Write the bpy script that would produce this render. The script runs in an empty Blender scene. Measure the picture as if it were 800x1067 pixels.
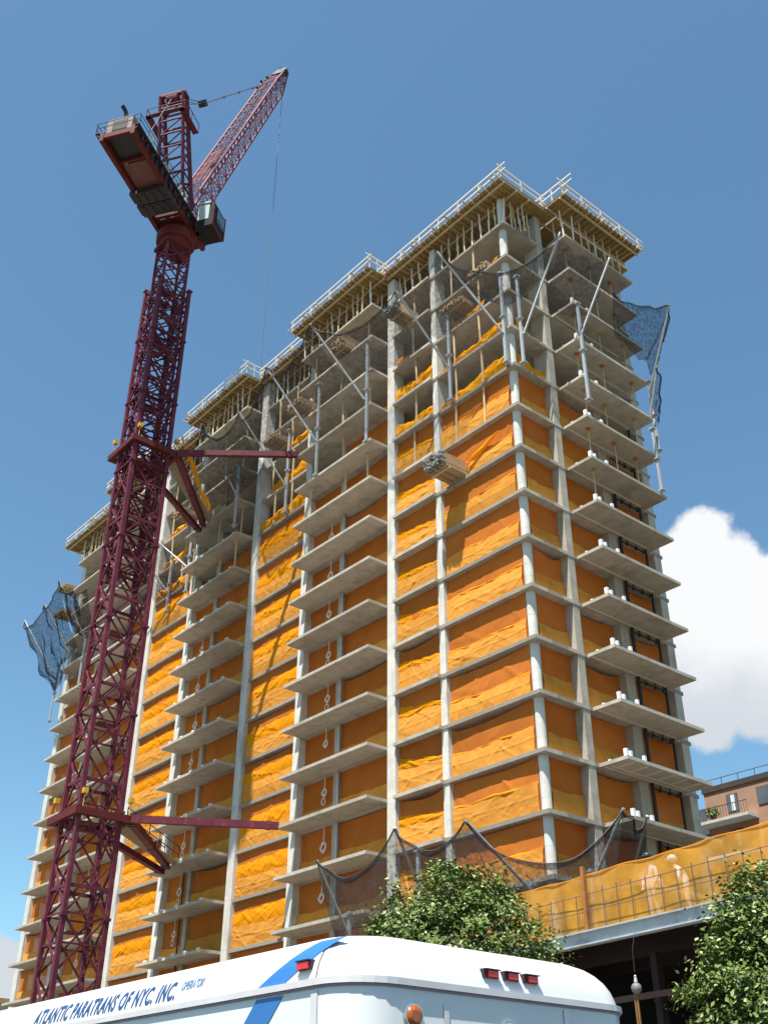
import bpy, bmesh, math, random
from math import sin, cos, pi, radians
from mathutils import Vector, Matrix, noise as mnoise

random.seed(11)
scene = bpy.context.scene
COL = scene.collection

# ------------------------------------------------------------------ camera
Z0 = 15.353                      # top of the reference slab (level 0) above the street
FL = 2.9                         # storey height
def lv(n): return Z0 + FL*n
CAM = Vector((32.111, -36.796, 1.6))
yaw, pitch, roll = -0.8728, 0.5488, 0.0032
fwd = Vector((sin(yaw)*cos(pitch), cos(yaw)*cos(pitch), sin(pitch)))
rgt = Vector((cos(yaw), -sin(yaw), 0))
upv = rgt.cross(fwd)
r2 = cos(roll)*rgt + sin(roll)*upv
u2 = -sin(roll)*rgt + cos(roll)*upv
cd = bpy.data.cameras.new('camera'); cam = bpy.data.objects.new('camera', cd); COL.objects.link(cam)
m = Matrix((( r2.x, u2.x, -fwd.x, CAM.x), (r2.y, u2.y, -fwd.y, CAM.y), (r2.z, u2.z, -fwd.z, CAM.z), (0,0,0,1)))
cam.matrix_world = m
cd.sensor_fit = 'VERTICAL'; cd.sensor_height = 36; cd.sensor_width = 27
cd.lens = 1106.93/1067*36
cd.clip_start = 0.1; cd.clip_end = 6000
scene.camera = cam

# ------------------------------------------------------------------ sky, clouds, sun
SUN_EL = radians(67); SDX, SDY = 0.355, -0.935
w = bpy.data.worlds.new('World'); scene.world = w; w.use_nodes = True
nt = w.node_tree; nt.nodes.clear(); N = nt.nodes.new; Lk = nt.links.new
out = N('ShaderNodeOutputWorld')
sky = N('ShaderNodeTexSky'); sky.sky_type = 'NISHITA'; sky.sun_disc = False
sky.sun_elevation = SUN_EL; sky.sun_rotation = math.atan2(SDX, SDY)
sky.air_density = 1.0; sky.dust_density = 0.6; sky.ozone_density = 1.0; sky.altitude = 10
bg = N('ShaderNodeBackground'); bg.inputs[1].default_value = 0.084
tint = N('ShaderNodeMix'); tint.data_type = 'RGBA'; tint.blend_type = 'MULTIPLY'; tint.inputs['Factor'].default_value = 1
tint.inputs['B'].default_value = (.80, 1.06, 1.06, 1); Lk(sky.outputs[0], tint.inputs['A']); Lk(tint.outputs['Result'], bg.inputs[0])
tc = N('ShaderNodeTexCoord')
def vdot(v):
    n = N('ShaderNodeVectorMath'); n.operation = 'DOT_PRODUCT'; Lk(tc.outputs['Generated'], n.inputs[0]); n.inputs[1].default_value = v
    return n.outputs['Value']
def mth(op, a, b=None, c=None, clamp=False):
    n = N('ShaderNodeMath'); n.operation = op; n.use_clamp = clamp
    for i, x in enumerate((a, b, c)):
        if x is None: continue
        if isinstance(x, (int, float)): n.inputs[i].default_value = x
        else: Lk(x, n.inputs[i])
    return n.outputs[0]
dc = vdot((-0.47, 0.7811, 0.4111)); dcs = mth('MAXIMUM', dc, 0.05)
cu = mth('DIVIDE', vdot((0.8569, 0.5155, 0)), dcs); cv = mth('DIVIDE', vdot((0.2119, -0.3522, 0.9116)), dcs)
def cnoise(scale, detail, rough):
    n = N('ShaderNodeTexNoise'); n.inputs['Scale'].default_value = scale; n.inputs['Detail'].default_value = detail
    n.inputs['Roughness'].default_value = rough; Lk(tc.outputs['Generated'], n.inputs['Vector']); return n.outputs['Fac']
n1 = cnoise(30, 10, .62); n2 = cnoise(11, 5, .55)
dist = None
for (bu, bv, br) in [(0.0037,0.0761,0.030),(-0.0227,0.06,0.0283),(0.0224,0.0486,0.0339),(0.0473,0.0362,0.024),(-0.0135,0.0192,0.049),(0.0282,-0.0039,0.0475),(-0.0412,-0.0204,0.0413),(-0.0071,-0.0419,0.0483),(0.0383,-0.0391,0.0392),(-0.0489,-0.0668,0.0314),(-0.0175,-0.0789,0.0307),(0.0232,-0.0793,0.0316),(0.069,-0.0011,0.0541),(0.0567,-0.0707,0.0462),(-0.0621,0.035,0.0422),(-0.0803,-0.0502,0.0421),(-0.79,-0.262,0.045),(-0.83,-0.25,0.05)]:
    a = mth('MULTIPLY', mth('SUBTRACT', cu, bu), 1/br); b = mth('MULTIPLY', mth('SUBTRACT', cv, bv), 1/br)
    d = mth('SQRT', mth('ADD', mth('MULTIPLY', a, a), mth('MULTIPLY', b, b)))
    dist = d if dist is None else mth('SMOOTH_MIN', dist, d, 0.25)
dd = mth('ADD', dist, mth('MULTIPLY', mth('SUBTRACT', n1, .5), 1.1))
dens = N('ShaderNodeMapRange'); dens.interpolation_type = 'SMOOTHSTEP'
Lk(dd, dens.inputs['Value']); dens.inputs['From Min'].default_value = 1.12; dens.inputs['From Max'].default_value = 0.72
front = mth('GREATER_THAN', dc, 0.1)
fac = mth('MULTIPLY', dens.outputs[0], front, clamp=True)
shade = N('ShaderNodeMapRange'); shade.interpolation_type = 'SMOOTHSTEP'
Lk(mth('ADD', cv, mth('MULTIPLY', mth('SUBTRACT', n2, .5), .16)), shade.inputs['Value'])
shade.inputs['From Min'].default_value = -0.10; shade.inputs['From Max'].default_value = 0.01
cr = N('ShaderNodeMix'); cr.data_type = 'RGBA'
cr.inputs['A'].default_value = (.56, .60, .65, 1); cr.inputs['B'].default_value = (.80, .81, .82, 1)
Lk(shade.outputs[0], cr.inputs['Factor'])
bg2 = N('ShaderNodeBackground'); Lk(cr.outputs['Result'], bg2.inputs[0]); bg2.inputs[1].default_value = 0.60
mx = N('ShaderNodeMixShader'); Lk(fac, mx.inputs[0]); Lk(bg.outputs[0], mx.inputs[1]); Lk(bg2.outputs[0], mx.inputs[2])
Lk(mx.outputs[0], out.inputs[0])
sd = bpy.data.lights.new('sun', 'SUN'); sd.energy = 5.0; sd.angle = radians(.5); sd.color = (1, .95, .86)
sun = bpy.data.objects.new('sun', sd); COL.objects.link(sun)
sv = Vector((SDX*cos(SUN_EL), SDY*cos(SUN_EL), sin(SUN_EL)))
sun.rotation_euler = sv.to_track_quat('Z', 'Y').to_euler(); sun.location = (0, -60, 120)
scene.view_settings.view_transform = 'Standard'; scene.view_settings.look = 'None'
scene.view_settings.exposure = 1.0; scene.view_settings.gamma = 1; scene.view_settings.use_curve_mapping = False
scene.cycles.max_bounces = 8; scene.cycles.transparent_max_bounces = 16
scene.cycles.diffuse_bounces = 4; scene.cycles.sample_clamp_indirect = 6

# ------------------------------------------------------------------ materials
def mat(name, c1, c2=None, scale=3.0, rough=.8, bump=0.0, metal=0.0, spots=None, spec=.3, island=False, coat=0.0, joints=False, vary=0.0):
    mt = bpy.data.materials.new(name); mt.use_nodes = True
    t = mt.node_tree; bs = t.nodes['Principled BSDF']
    bs.inputs['Roughness'].default_value = rough; bs.inputs['Metallic'].default_value = metal
    bs.inputs['Specular IOR Level'].default_value = spec
    if coat: bs.inputs['Coat Weight'].default_value = coat; bs.inputs['Coat Roughness'].default_value = .15
    c2 = c2 or tuple(x*.8 for x in c1)
    ge = t.nodes.new('ShaderNodeNewGeometry')
    n = t.nodes.new('ShaderNodeTexNoise'); n.inputs['Scale'].default_value = scale; n.inputs['Detail'].default_value = 6; n.inputs['Roughness'].default_value = .65
    t.links.new(ge.outputs['Position'], n.inputs['Vector'])
    rp = t.nodes.new('ShaderNodeMapRange'); rp.inputs['From Min'].default_value = .32; rp.inputs['From Max'].default_value = .68
    t.links.new(ge.outputs['Random Per Island'] if island else n.outputs['Fac'], rp.inputs['Value'])
    if island: rp.inputs['From Min'].default_value = 0; rp.inputs['From Max'].default_value = 1
    mxr = t.nodes.new('ShaderNodeMix'); mxr.data_type = 'RGBA'
    mxr.inputs['A'].default_value = (*c1, 1); mxr.inputs['B'].default_value = (*c2, 1)
    t.links.new(rp.outputs[0], mxr.inputs['Factor']); res = mxr.outputs['Result']
    if spots:
        s = t.nodes.new('ShaderNodeTexNoise'); s.inputs['Scale'].default_value = spots[1]; s.inputs['Detail'].default_value = 4
        mp = t.nodes.new('ShaderNodeVectorMath'); mp.operation = 'MULTIPLY'; mp.inputs[1].default_value = (1, 1, spots[3] if len(spots) > 3 else 1)
        t.links.new(ge.outputs['Position'], mp.inputs[0]); t.links.new(mp.outputs[0], s.inputs['Vector'])
        r3 = t.nodes.new('ShaderNodeMapRange'); r3.inputs['From Min'].default_value = .55; r3.inputs['From Max'].default_value = .72
        r3.inputs['To Max'].default_value = spots[2]
        t.links.new(s.outputs['Fac'], r3.inputs['Value'])
        m2 = t.nodes.new('ShaderNodeMix'); m2.data_type = 'RGBA'; t.links.new(r3.outputs[0], m2.inputs['Factor'])
        t.links.new(res, m2.inputs['A']); m2.inputs['B'].default_value = (*spots[0], 1); res = m2.outputs['Result']
    if joints:
        bt = t.nodes.new('ShaderNodeTexBrick'); bt.inputs['Scale'].default_value = 1; bt.inputs['Mortar Size'].default_value = .012; bt.inputs['Brick Width'].default_value = 2.44; bt.inputs['Row Height'].default_value = 1.22; bt.inputs['Mortar Smooth'].default_value = .3
        t.links.new(ge.outputs['Position'], bt.inputs['Vector']); m3 = t.nodes.new('ShaderNodeMix'); m3.data_type = 'RGBA'
        f3 = t.nodes.new('ShaderNodeMath'); f3.operation = 'MULTIPLY'; f3.inputs[1].default_value = .6; t.links.new(bt.outputs['Fac'], f3.inputs[0]); t.links.new(f3.outputs[0], m3.inputs['Factor'])
        t.links.new(res, m3.inputs['A']); m3.inputs['B'].default_value = (.17,.15,.125, 1); res = m3.outputs['Result']
    if vary:
        oi = t.nodes.new('ShaderNodeObjectInfo'); hv = t.nodes.new('ShaderNodeHueSaturation'); t.links.new(res, hv.inputs['Color'])
        mr = t.nodes.new('ShaderNodeMapRange'); t.links.new(oi.outputs['Random'], mr.inputs['Value']); mr.inputs['To Min'].default_value = 1-vary; mr.inputs['To Max'].default_value = 1+vary
        t.links.new(mr.outputs[0], hv.inputs['Value']); res = hv.outputs['Color']
    t.links.new(res, bs.inputs['Base Color'])
    if bump:
        b = t.nodes.new('ShaderNodeBump'); b.inputs['Strength'].default_value = bump; b.inputs['Distance'].default_value = .02
        nb = t.nodes.new('ShaderNodeTexNoise'); nb.inputs['Scale'].default_value = scale*5; nb.inputs['Detail'].default_value = 4
        t.links.new(ge.outputs['Position'], nb.inputs['Vector']); t.links.new(nb.outputs['Fac'], b.inputs['Height']); t.links.new(b.outputs[0], bs.inputs['Normal'])
    return mt

def netmat(name, c1, c2, trans=.45, clear=.1, scale=1.2, weave=None, vary=0.0):
    mt = bpy.data.materials.new(name); mt.use_nodes = True
    t = mt.node_tree; t.nodes.clear(); NN = t.nodes.new; L = t.links.new
    o = NN('ShaderNodeOutputMaterial'); ge = NN('ShaderNodeNewGeometry')
    n = NN('ShaderNodeTexNoise'); n.inputs['Scale'].default_value = scale; n.inputs['Detail'].default_value = 5
    L(ge.outputs['Position'], n.inputs['Vector'])
    rp = NN('ShaderNodeMapRange'); rp.inputs['From Min'].default_value = .3; rp.inputs['From Max'].default_value = .7; L(n.outputs['Fac'], rp.inputs['Value'])
    mm = NN('ShaderNodeMix'); mm.data_type = 'RGBA'; mm.inputs['A'].default_value = (*c1, 1); mm.inputs['B'].default_value = (*c2, 1); L(rp.outputs[0], mm.inputs['Factor'])
    col = mm.outputs['Result']
    if vary:
        oi = NN('ShaderNodeObjectInfo'); hv = NN('ShaderNodeHueSaturation'); L(col, hv.inputs['Color'])
        mr = NN('ShaderNodeMapRange'); L(oi.outputs['Random'], mr.inputs['Value']); mr.inputs['To Min'].default_value = 1-vary; mr.inputs['To Max'].default_value = 1+vary
        L(mr.outputs[0], hv.inputs['Value']); col = hv.outputs['Color']
    df = NN('ShaderNodeBsdfDiffuse'); tr = NN('ShaderNodeBsdfTranslucent'); tp = NN('ShaderNodeBsdfTransparent')
    L(col, df.inputs[0]); L(col, tr.inputs[0])
    a = NN('ShaderNodeMixShader'); a.inputs[0].default_value = trans; L(df.outputs[0], a.inputs[1]); L(tr.outputs[0], a.inputs[2])
    b = NN('ShaderNodeMixShader'); L(a.outputs[0], b.inputs[1]); L(tp.outputs[0], b.inputs[2])
    b.inputs[0].default_value = clear
    if weave:
        nw = NN('ShaderNodeTexNoise'); nw.inputs['Scale'].default_value = weave; nw.inputs['Detail'].default_value = 3; L(ge.outputs['Position'], nw.inputs['Vector'])
        r = NN('ShaderNodeMapRange'); r.inputs['From Min'].default_value = .3; r.inputs['From Max'].default_value = .7
        r.inputs['To Min'].default_value = max(0, clear-.22); r.inputs['To Max'].default_value = min(1, clear+.2)
        L(nw.outputs['Fac'], r.inputs['Value']); L(r.outputs[0], b.inputs[0])
    L(b.outputs[0], o.inputs[0]); return mt

M = {}
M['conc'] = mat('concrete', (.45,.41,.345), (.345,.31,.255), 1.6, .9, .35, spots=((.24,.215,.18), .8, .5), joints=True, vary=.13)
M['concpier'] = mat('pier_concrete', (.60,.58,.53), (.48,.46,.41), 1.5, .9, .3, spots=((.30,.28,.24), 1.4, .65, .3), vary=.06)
M['concdark'] = mat('dark_concrete', (.36,.34,.31), (.28,.265,.24), 1.2, .9, .2)  # plain darker concrete for inner walls, columns and walkways
M['patch'] = mat('pale_mortar', (.66,.62,.55), (.56,.52,.45), 4, .9)
M['stub'] = mat('white_stub', (.80,.80,.80), (.7,.7,.7), 5, .5)
M['net'] = netmat('orange_net', (.90,.30,.062), (.80,.24,.05), .50, .08, .8, vary=.12)
M['netmid'] = netmat('bright_orange_net', (.95,.40,.015), (.86,.32,.014), .38, .02, 1.0, vary=.08)  # brighter copy of the orange net, sun put into its colour
M['netlow'] = netmat('faded_orange_net', (.78,.36,.07), (.66,.28,.05), .24, .02, 1.6, vary=.14)
M['debrislow'] = netmat('grey_debris_net', (.15,.15,.15), (.09,.09,.09), .3, .46, 2.5, weave=6)
M['debris'] = netmat('dark_debris_net', (.055,.055,.06), (.035,.035,.04), .3, .60, 2, weave=5)
M['debrisblack'] = netmat('black_debris_net', (.04,.04,.046), (.025,.025,.03), .3, .45, 2, weave=6)
M['debrisdense'] = netmat('bunched_debris_net', (.04,.04,.045), (.02,.02,.025), .2, .40, 3, weave=30)
M['fence'] = netmat('orange_fence_net', (.90,.44,.07), (.80,.37,.055), .42, .27, 1.2, weave=1.5)
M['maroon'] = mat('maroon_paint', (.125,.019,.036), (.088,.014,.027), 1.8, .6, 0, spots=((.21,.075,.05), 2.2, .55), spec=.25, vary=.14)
M['maroonlit'] = mat('sunlit_maroon_paint', (.23,.075,.095), (.17,.05,.065), 2.2, .6, spec=.2)  # jib maroon with sunlight put into the paler pink
M['rust'] = mat('red_oxide_paint', (.125,.021,.018), (.085,.015,.014), 2, .65, spec=.2)
M['darksteel'] = mat('dark_steel', (.035,.035,.04), (.02,.02,.022), 3, .5)
M['cabdark'] = mat('dark_cab_paint', (.022,.022,.026), (.014,.014,.017), 3, .7, spec=.1)
M['cabgreen'] = mat('pale_green_panel', (.42,.50,.45), (.33,.40,.36), 3, .4)
M['belly'] = mat('dusty_red_plate', (.17,.075,.062), (.12,.055,.045), 1.5, .7)
M['genbox'] = mat('dusty_pink_panel', (.24,.17,.16), (.18,.125,.118), 3, .6)
M['galv'] = mat('galvanised_steel', (.52,.54,.56), (.40,.42,.45), 4, .45, metal=.4)
M['boom'] = mat('grey_boom_steel', (.40,.41,.40), (.31,.32,.31), 4, .5, metal=.2)
M['timber'] = mat('pale_timber', (.62,.47,.29), (.47,.34,.2), 6, .8, .1, island=False)
M['whitewood'] = mat('whitewashed_timber', (.72,.66,.56), (.6,.53,.43), 6, .8)
M['ply'] = mat('plywood', (.42,.29,.11), (.32,.21,.08), 2.2, .75, .1, spots=((.26,.17,.07), 2.5, .6))
M['stack'] = mat('stacked_lumber', (.46,.33,.19), (.25,.17,.10), 9, .85, .3, island=True)
M['poleend'] = mat('grey_pole_ends', (.42,.41,.39), (.08,.075,.07), 9, .7, island=True)
M['yellow'] = mat('yellow_prop_paint', (.52,.33,.05), (.32,.19,.05), 5, .6)
M['orangep'] = mat('orange_prop_paint', (.55,.13,.03), (.33,.08,.03), 5, .6)
M['postbrown'] = mat('brown_orange_post', (.36,.15,.04), (.26,.10,.03), 5, .7)
M['black'] = mat('black_pipe', (.015,.015,.017), (.03,.03,.03), 5, .5)
M['hose'] = mat('white_hose', (.74,.70,.64), (.6,.56,.5), 5, .5)
M['bus'] = mat('white_bus_paint', (.60,.615,.62), (.565,.58,.585), .9, .33, 0, spec=.35, coat=.25)
M['rail'] = mat('bus_trim', (.64,.62,.62), (.56,.54,.55), 4, .4, metal=.1)
M['railshade'] = mat('purple_rail_shadow', (.25,.22,.25), (.2,.17,.2), 5, .5)  # colour of the shadow under the bus rail
M['blue'] = mat('blue_decal', (.035,.16,.42), (.03,.145,.39), 2, .35)
M['navy'] = mat('navy_letters', (.025,.075,.20), (.02,.06,.17), 2, .4)
M['greyletters'] = mat('grey_blue_letters', (.13,.22,.38), (.11,.19,.33), 2, .4)
M['lampred'] = mat('red_lens', (.75,.02,.012), (.55,.012,.01), 30, .18, spec=.6)
M['lampamber'] = mat('amber_lens', (.42,.10,.015), (.26,.055,.01), 30, .2, spec=.6)
M['lampbase'] = mat('dark_lamp_base', (.045,.03,.05), (.03,.02,.03), 8, .4)
M['chrome'] = mat('chrome_ring', (.6,.6,.62), (.5,.5,.52), 8, .2, metal=.9)
M['bark'] = mat('bark', (.12,.085,.06), (.07,.05,.035), 12, .95, .5)
M['leaf'] = mat('green_leaves', (.05,.095,.016), (.15,.195,.045), 5, .6, island=True, spec=.2)
M['bract_highlight'] = mat('bract_highlight_leaves', (.36,.40,.20), (.22,.28,.11), 5, .55, island=True)  # pale bracts, doubling as painted highlights on the crown
M['asphalt'] = mat('asphalt', (.055,.055,.056), (.04,.04,.042), 2, .9, .3)
M['paving'] = mat('paving', (.30,.29,.27), (.24,.23,.215), 1.5, .9, .2)
M['kerb'] = mat('kerb_stone', (.36,.35,.33), (.28,.27,.26), 4, .9, .2)
M['earth'] = mat('bare_ground', (.13,.12,.095), (.085,.085,.06), .3, .95, .3)
M['line'] = mat('road_paint', (.75,.74,.70), (.6,.59,.56), 6, .8)
M['brick'] = mat('brown_brick', (.36,.215,.15), (.30,.175,.12), 1.2, .9, .2)
M['brickdark'] = mat('shade_and_parapet_brown', (.07,.055,.05), (.05,.04,.035), 1.2, .9)  # stands for shade in the recess; also colours the parapet
M['glass'] = mat('window_glass', (.12,.16,.19), (.08,.10,.13), .8, .08, spec=.8)
M['frame'] = mat('window_frame', (.10,.10,.10), (.07,.07,.07), 3, .5)
M['curtain'] = mat('pale_blind', (.62,.66,.66), (.55,.58,.58), 3, .8)
M['balc'] = mat('balcony_concrete', (.52,.52,.50), (.42,.42,.40), 2, .9)
M['hoard'] = mat('underdeck_shade_black', (.016,.017,.016), (.010,.011,.010), 1.5, .9)  # near black carries the shadow below the deck
M['deckbeam'] = mat('underdeck_shade_brown', (.022,.010,.008), (.014,.007,.006), 2, .7)  # brown darkened to hold the under-deck shade
M['deckedge'] = mat('grey_steel_edge', (.40,.43,.45), (.30,.32,.34), 2, .6, spots=((.2,.2,.2), 2, .6))
M['beige'] = mat('beige_render', (.52,.42,.30), (.46,.37,.26), 1, .9)
M['skin'] = mat('skin', (.45,.25,.17), (.4,.22,.15), 8, .6)
M['lilac'] = mat('lilac_shirt', (.68,.62,.74), (.58,.52,.64), 6, .85)
M['whitecloth'] = mat('white_shirt', (.82,.82,.84), (.72,.72,.75), 6, .85)
M['denim'] = mat('pale_trousers', (.58,.58,.62), (.46,.46,.50), 6, .85)
M['helmetdark'] = mat('dark_green_helmet', (.03,.045,.04), (.02,.03,.03), 6, .35)
M['helmetwhite'] = mat('white_helmet', (.8,.8,.78), (.74,.74,.72), 6, .35)
M['ball'] = mat('worn_grey_paint', (.19,.19,.195), (.13,.13,.135), 4, .5)
M['chain'] = mat('brown_chain', (.22,.11,.035), (.14,.07,.025), 20, .6)
M['rope'] = mat('steel_rope', (.10,.10,.11), (.07,.07,.08), 20, .6)
M['floodyellow'] = mat('yellow_lamp_paint', (.6,.38,.03), (.5,.3,.03), 5, .5)

# ------------------------------------------------------------------ builders
OFF = {}
class MB:
    def __init__(s): s.v = []; s.f = []; s.mi = []
    def add(s, vs, fs, mi=0):
        o = len(s.v); s.v += [tuple(p) for p in vs]; s.f += [tuple(i+o for i in f) for f in fs]; s.mi += [mi]*len(fs); return s
    def box(s, x0, y0, z0, x1, y1, z1, mi=0):
        return s.add([(x0,y0,z0),(x1,y0,z0),(x1,y1,z0),(x0,y1,z0),(x0,y0,z1),(x1,y0,z1),(x1,y1,z1),(x0,y1,z1)],
                     [(0,3,2,1),(4,5,6,7),(0,1,5,4),(1,2,6,5),(2,3,7,6),(3,0,4,7)], mi)
    def bar(s, p, q, a, b=None, up=None, mi=0):
        p, q = Vector(p), Vector(q); b = b or a; d = (q-p)
        if d.length < 1e-6: return s
        d.normalize(); up = Vector(up) if up else (Vector((0,0,1)) if abs(d.z) < .95 else Vector((0,1,0)))
        x = d.cross(up).normalized()*(a/2); y = x.cross(d).normalized()*(b/2)
        vs = [p-x-y, p+x-y, p+x+y, p-x+y, q-x-y, q+x-y, q+x+y, q-x+y]
        return s.add(vs, [(0,1,2,3),(7,6,5,4),(0,4,5,1),(1,5,6,2),(2,6,7,3),(3,7,4,0)], mi)
    def tube(s, pts, r, n=8, mi=0, caps=True, split=False):
        pts = [Vector(p) for p in pts]; rs = r if isinstance(r, (list, tuple)) else [r]*len(pts)
        vs = []; fs = []; px = None
        for i, p in enumerate(pts):
            d = (pts[min(i+1, len(pts)-1)] - pts[max(i-1, 0)]).normalized()
            if px is None: px = d.cross(Vector((0,0,1)) if abs(d.z) < .9 else Vector((1,0,0))).normalized()
            else: px = (px - d*px.dot(d)).normalized()
            py = d.cross(px)
            for k in range(n):
                a = 2*pi*k/n; vs.append(p + px*cos(a)*rs[i] + py*sin(a)*rs[i])
        for i in range(len(pts)-1):
            for k in range(n):
                k2 = (k+1) % n; fs.append((i*n+k, i*n+k2, (i+1)*n+k2, (i+1)*n+k))
        if caps:
            o = len(vs); vs += vs[:n] + vs[(len(pts)-1)*n:(len(pts)-1)*n+n]      # own rim, so that smooth sides stay smooth
            fs.append(tuple(o+n-1-k for k in range(n))); fs.append(tuple(o+n+k for k in range(n)))
        return s.add(vs, fs, mi)
    def ball(s, c, r, seg=12, rings=8, sz=1.0, mi=0):
        c = Vector(c); vs = [c+Vector((0,0,r*sz))]; fs = []
        for i in range(1, rings):
            t = pi*i/rings
            for k in range(seg):
                a = 2*pi*k/seg; vs.append(c+Vector((r*sin(t)*cos(a), r*sin(t)*sin(a), r*cos(t)*sz)))
        vs.append(c-Vector((0,0,r*sz)))
        for k in range(seg): fs.append((0, 1+k, 1+(k+1) % seg))
        for i in range(rings-2):
            for k in range(seg):
                k2 = (k+1) % seg; a = 1+i*seg; fs.append((a+k, a+seg+k, a+seg+k2, a+k2))
        a = 1+(rings-2)*seg
        for k in range(seg): fs.append((len(vs)-1, a+(k+1) % seg, a+k))
        return s.add(vs, fs, mi)
    def grid(s, fn, nu, nv, mi=0):
        vs = [fn(i/nu, j/nv) for j in range(nv+1) for i in range(nu+1)]
        fs = [(j*(nu+1)+i, j*(nu+1)+i+1, (j+1)*(nu+1)+i+1, (j+1)*(nu+1)+i) for j in range(nv) for i in range(nu)]
        return s.add(vs, fs, mi)
    def build(s, name, mats, parent=None, smooth=False, bevel=0):
        off = OFF.get(parent.name, Vector((0,0,0))) if parent else Vector((0,0,0))
        me = bpy.data.meshes.new(name); me.from_pydata([Vector(p)-off for p in s.v], [], s.f)
        for mm in (mats if isinstance(mats, (list, tuple)) else [mats]): me.materials.append(mm)
        if any(s.mi): me.polygons.foreach_set('material_index', s.mi)
        me.validate(); me.update()
        if smooth: me.polygons.foreach_set('use_smooth', [True]*len(me.polygons))
        o = bpy.data.objects.new(name, me); COL.objects.link(o)
        if parent: o.parent = parent
        OFF[o.name] = off
        if bevel:
            bv = o.modifiers.new('bevel', 'BEVEL'); bv.width = bevel; bv.segments = 2; bv.limit_method = 'ANGLE'
        return o
def tag(o, label, cat, group=None, kind=None):
    if label: o['label'] = label
    if cat: o['category'] = cat
    if group: o['group'] = group
    o['kind'] = kind or 'thing'
    return o
def thing(name, label, cat, loc=(0,0,0), group=None, local=False):
    o = bpy.data.objects.new(name, None); COL.objects.link(o); o.location = loc; o.empty_display_size = .2
    OFF[o.name] = Vector((0,0,0)) if local else Vector(loc)
    return tag(o, label, cat, group)
def link_copy(o, loc=None, rotz=None, parent=None, label=None):
    c = o.copy(); COL.objects.link(c)
    if parent: c.parent = parent
    if loc is not None: c.location = loc
    if rotz is not None: c.rotation_euler = (0, 0, rotz)
    if label: c['label'] = label
    return c
def dup(o, loc, rotz=0, label=None):
    r = link_copy(o, loc, rotz, None, label)
    for ch in o.children:
        c = link_copy(ch, parent=r)
        for g in ch.children: link_copy(g, parent=c)
    return r
NTH = ['', 'first', 'second', 'third', 'fourth', 'fifth', 'sixth', 'seventh', 'eighth', 'ninth', 'tenth', 'eleventh', 'twelfth', 'thirteenth', 'fourteenth', 'fifteenth', 'sixteenth', 'seventeenth', 'eighteenth']
def slabword(n): return NTH[14-n] + ' slab below the roof formwork'

# ================================================================== SETTING
g = MB(); g.add([(-1500,-1500,0),(1500,-1500,0),(1500,1500,0),(-1500,1500,0)], [(0,1,2,3)]); tag(g.build('ground', M['earth']), None, None, kind='structure')
g = MB(); g.add([(-220,-41,.004),(220,-41,.004),(220,-22.5,.004),(-220,-22.5,.004)], [(0,1,2,3)]); tag(g.build('road', M['asphalt']), None, None, kind='structure')
g = MB(); g.box(-220,-22.35,-.05,220,-13.5,.13); tag(g.build('pavement', M['paving']), None, None, kind='structure')
g = MB(); g.box(-220,-22.5,-.05,220,-22.354,.135); tag(g.build('kerb', M['kerb']), None, None, kind='structure')
g = MB(); g.box(-220,-46,-.05,220,-41.16,.13); tag(g.build('near_pavement', M['paving']), None, None, kind='structure')
g = MB(); g.box(-220,-41.155,-.05,220,-41,.135); tag(g.build('near_kerb', M['kerb']), None, None, kind='structure')
g = MB()
for i in range(-30, 31): g.add([(i*6,-29.08,.008),(i*6+3,-29.08,.008),(i*6+3,-28.95,.008),(i*6,-28.95,.008)], [(0,1,2,3)])
tag(g.build('lane_marking', M['line']), None, None, kind='structure')

# ================================================================== TOWER UNDER CONSTRUCTION
TOP = 13                                    # highest cast slab
tower = thing('concrete_tower', 'tall unfinished concrete apartment tower with orange netted bays and stepped balconies', 'building', (-25, 6, 0))
LOW = -4
TH = .20
BAL_FRONT = [(-19.6, -11.31), (-34.86, -26.89), (-49.6, -42.27)]     # balcony x ranges, main face
for n in range(LOW, TOP+1):
    zt = lv(n); s = MB()
    s.box(-50.5, .0, zt-TH, 0, 12, zt)
    s.box(-62.3, 1.75, zt-TH, -50.502, 12, zt)
    # short slab lips in front of the netted bays
    s.box(-10.58, -.30, zt-TH+.004, -6.86, -.002, zt-.004)
    s.build('floor_slab', M['conc'], tower)
    for k, (x0, x1) in enumerate(BAL_FRONT):
        b = MB(); b.box(x0, -1.53, zt-TH+.01, x1, -.003, zt-.012)
        bo = b.build('balcony_slab', M['conc'], tower)
        if k == 1 and n < 10:
            for j in range(5):
                q = MB(); xx = x0+1.2+j*1.55+random.uniform(-.2, .2); q.box(xx, -1.50, zt-.013, xx+.28, -1.38, zt+.09)
                q.build('post_socket', M['stub'], bo)
    b = MB(); b.box(-60.0, .2, zt-TH+.01, -50.6, 1.747, zt-.012); b.build('balcony_slab', M['conc'], tower)
    b = MB(); b.box(.003, 3.9, zt-TH+.01, 1.77, 10.75, zt-.012); bo = b.build('balcony_slab', M['conc'], tower)
    if n <= 11:
        for bx in ((1.52, 3.93, zt-.013, 1.70, 4.09, zt+.36), (1.54, 4.26, zt-.013, 1.70, 4.40, zt+.30), (1.56, 5.3, zt-.013, 1.70, 5.46, zt+.28), (.55, 3.93, zt-.013, .68, 4.05, zt+.06)):
            q = MB(); q.box(*bx); q.build('post_stub', M['stub'], bo)
        q = MB()
        q.box(.15, 4.0, zt-TH+.004, .28, 10.2, zt-TH+.02)
        if n == 1:
            for j in range(6): q.box(.5, 4.5+j*1.05, zt-TH+.004, 1.62, 4.66+j*1.05, zt-TH+.02)
            q.box(.45, 4.2, zt-TH+.002, .6, 10.4, zt-TH+.018)
        q.build('pale_patch', M['patch'], bo)
ZTOP = lv(14)-.28
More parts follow.
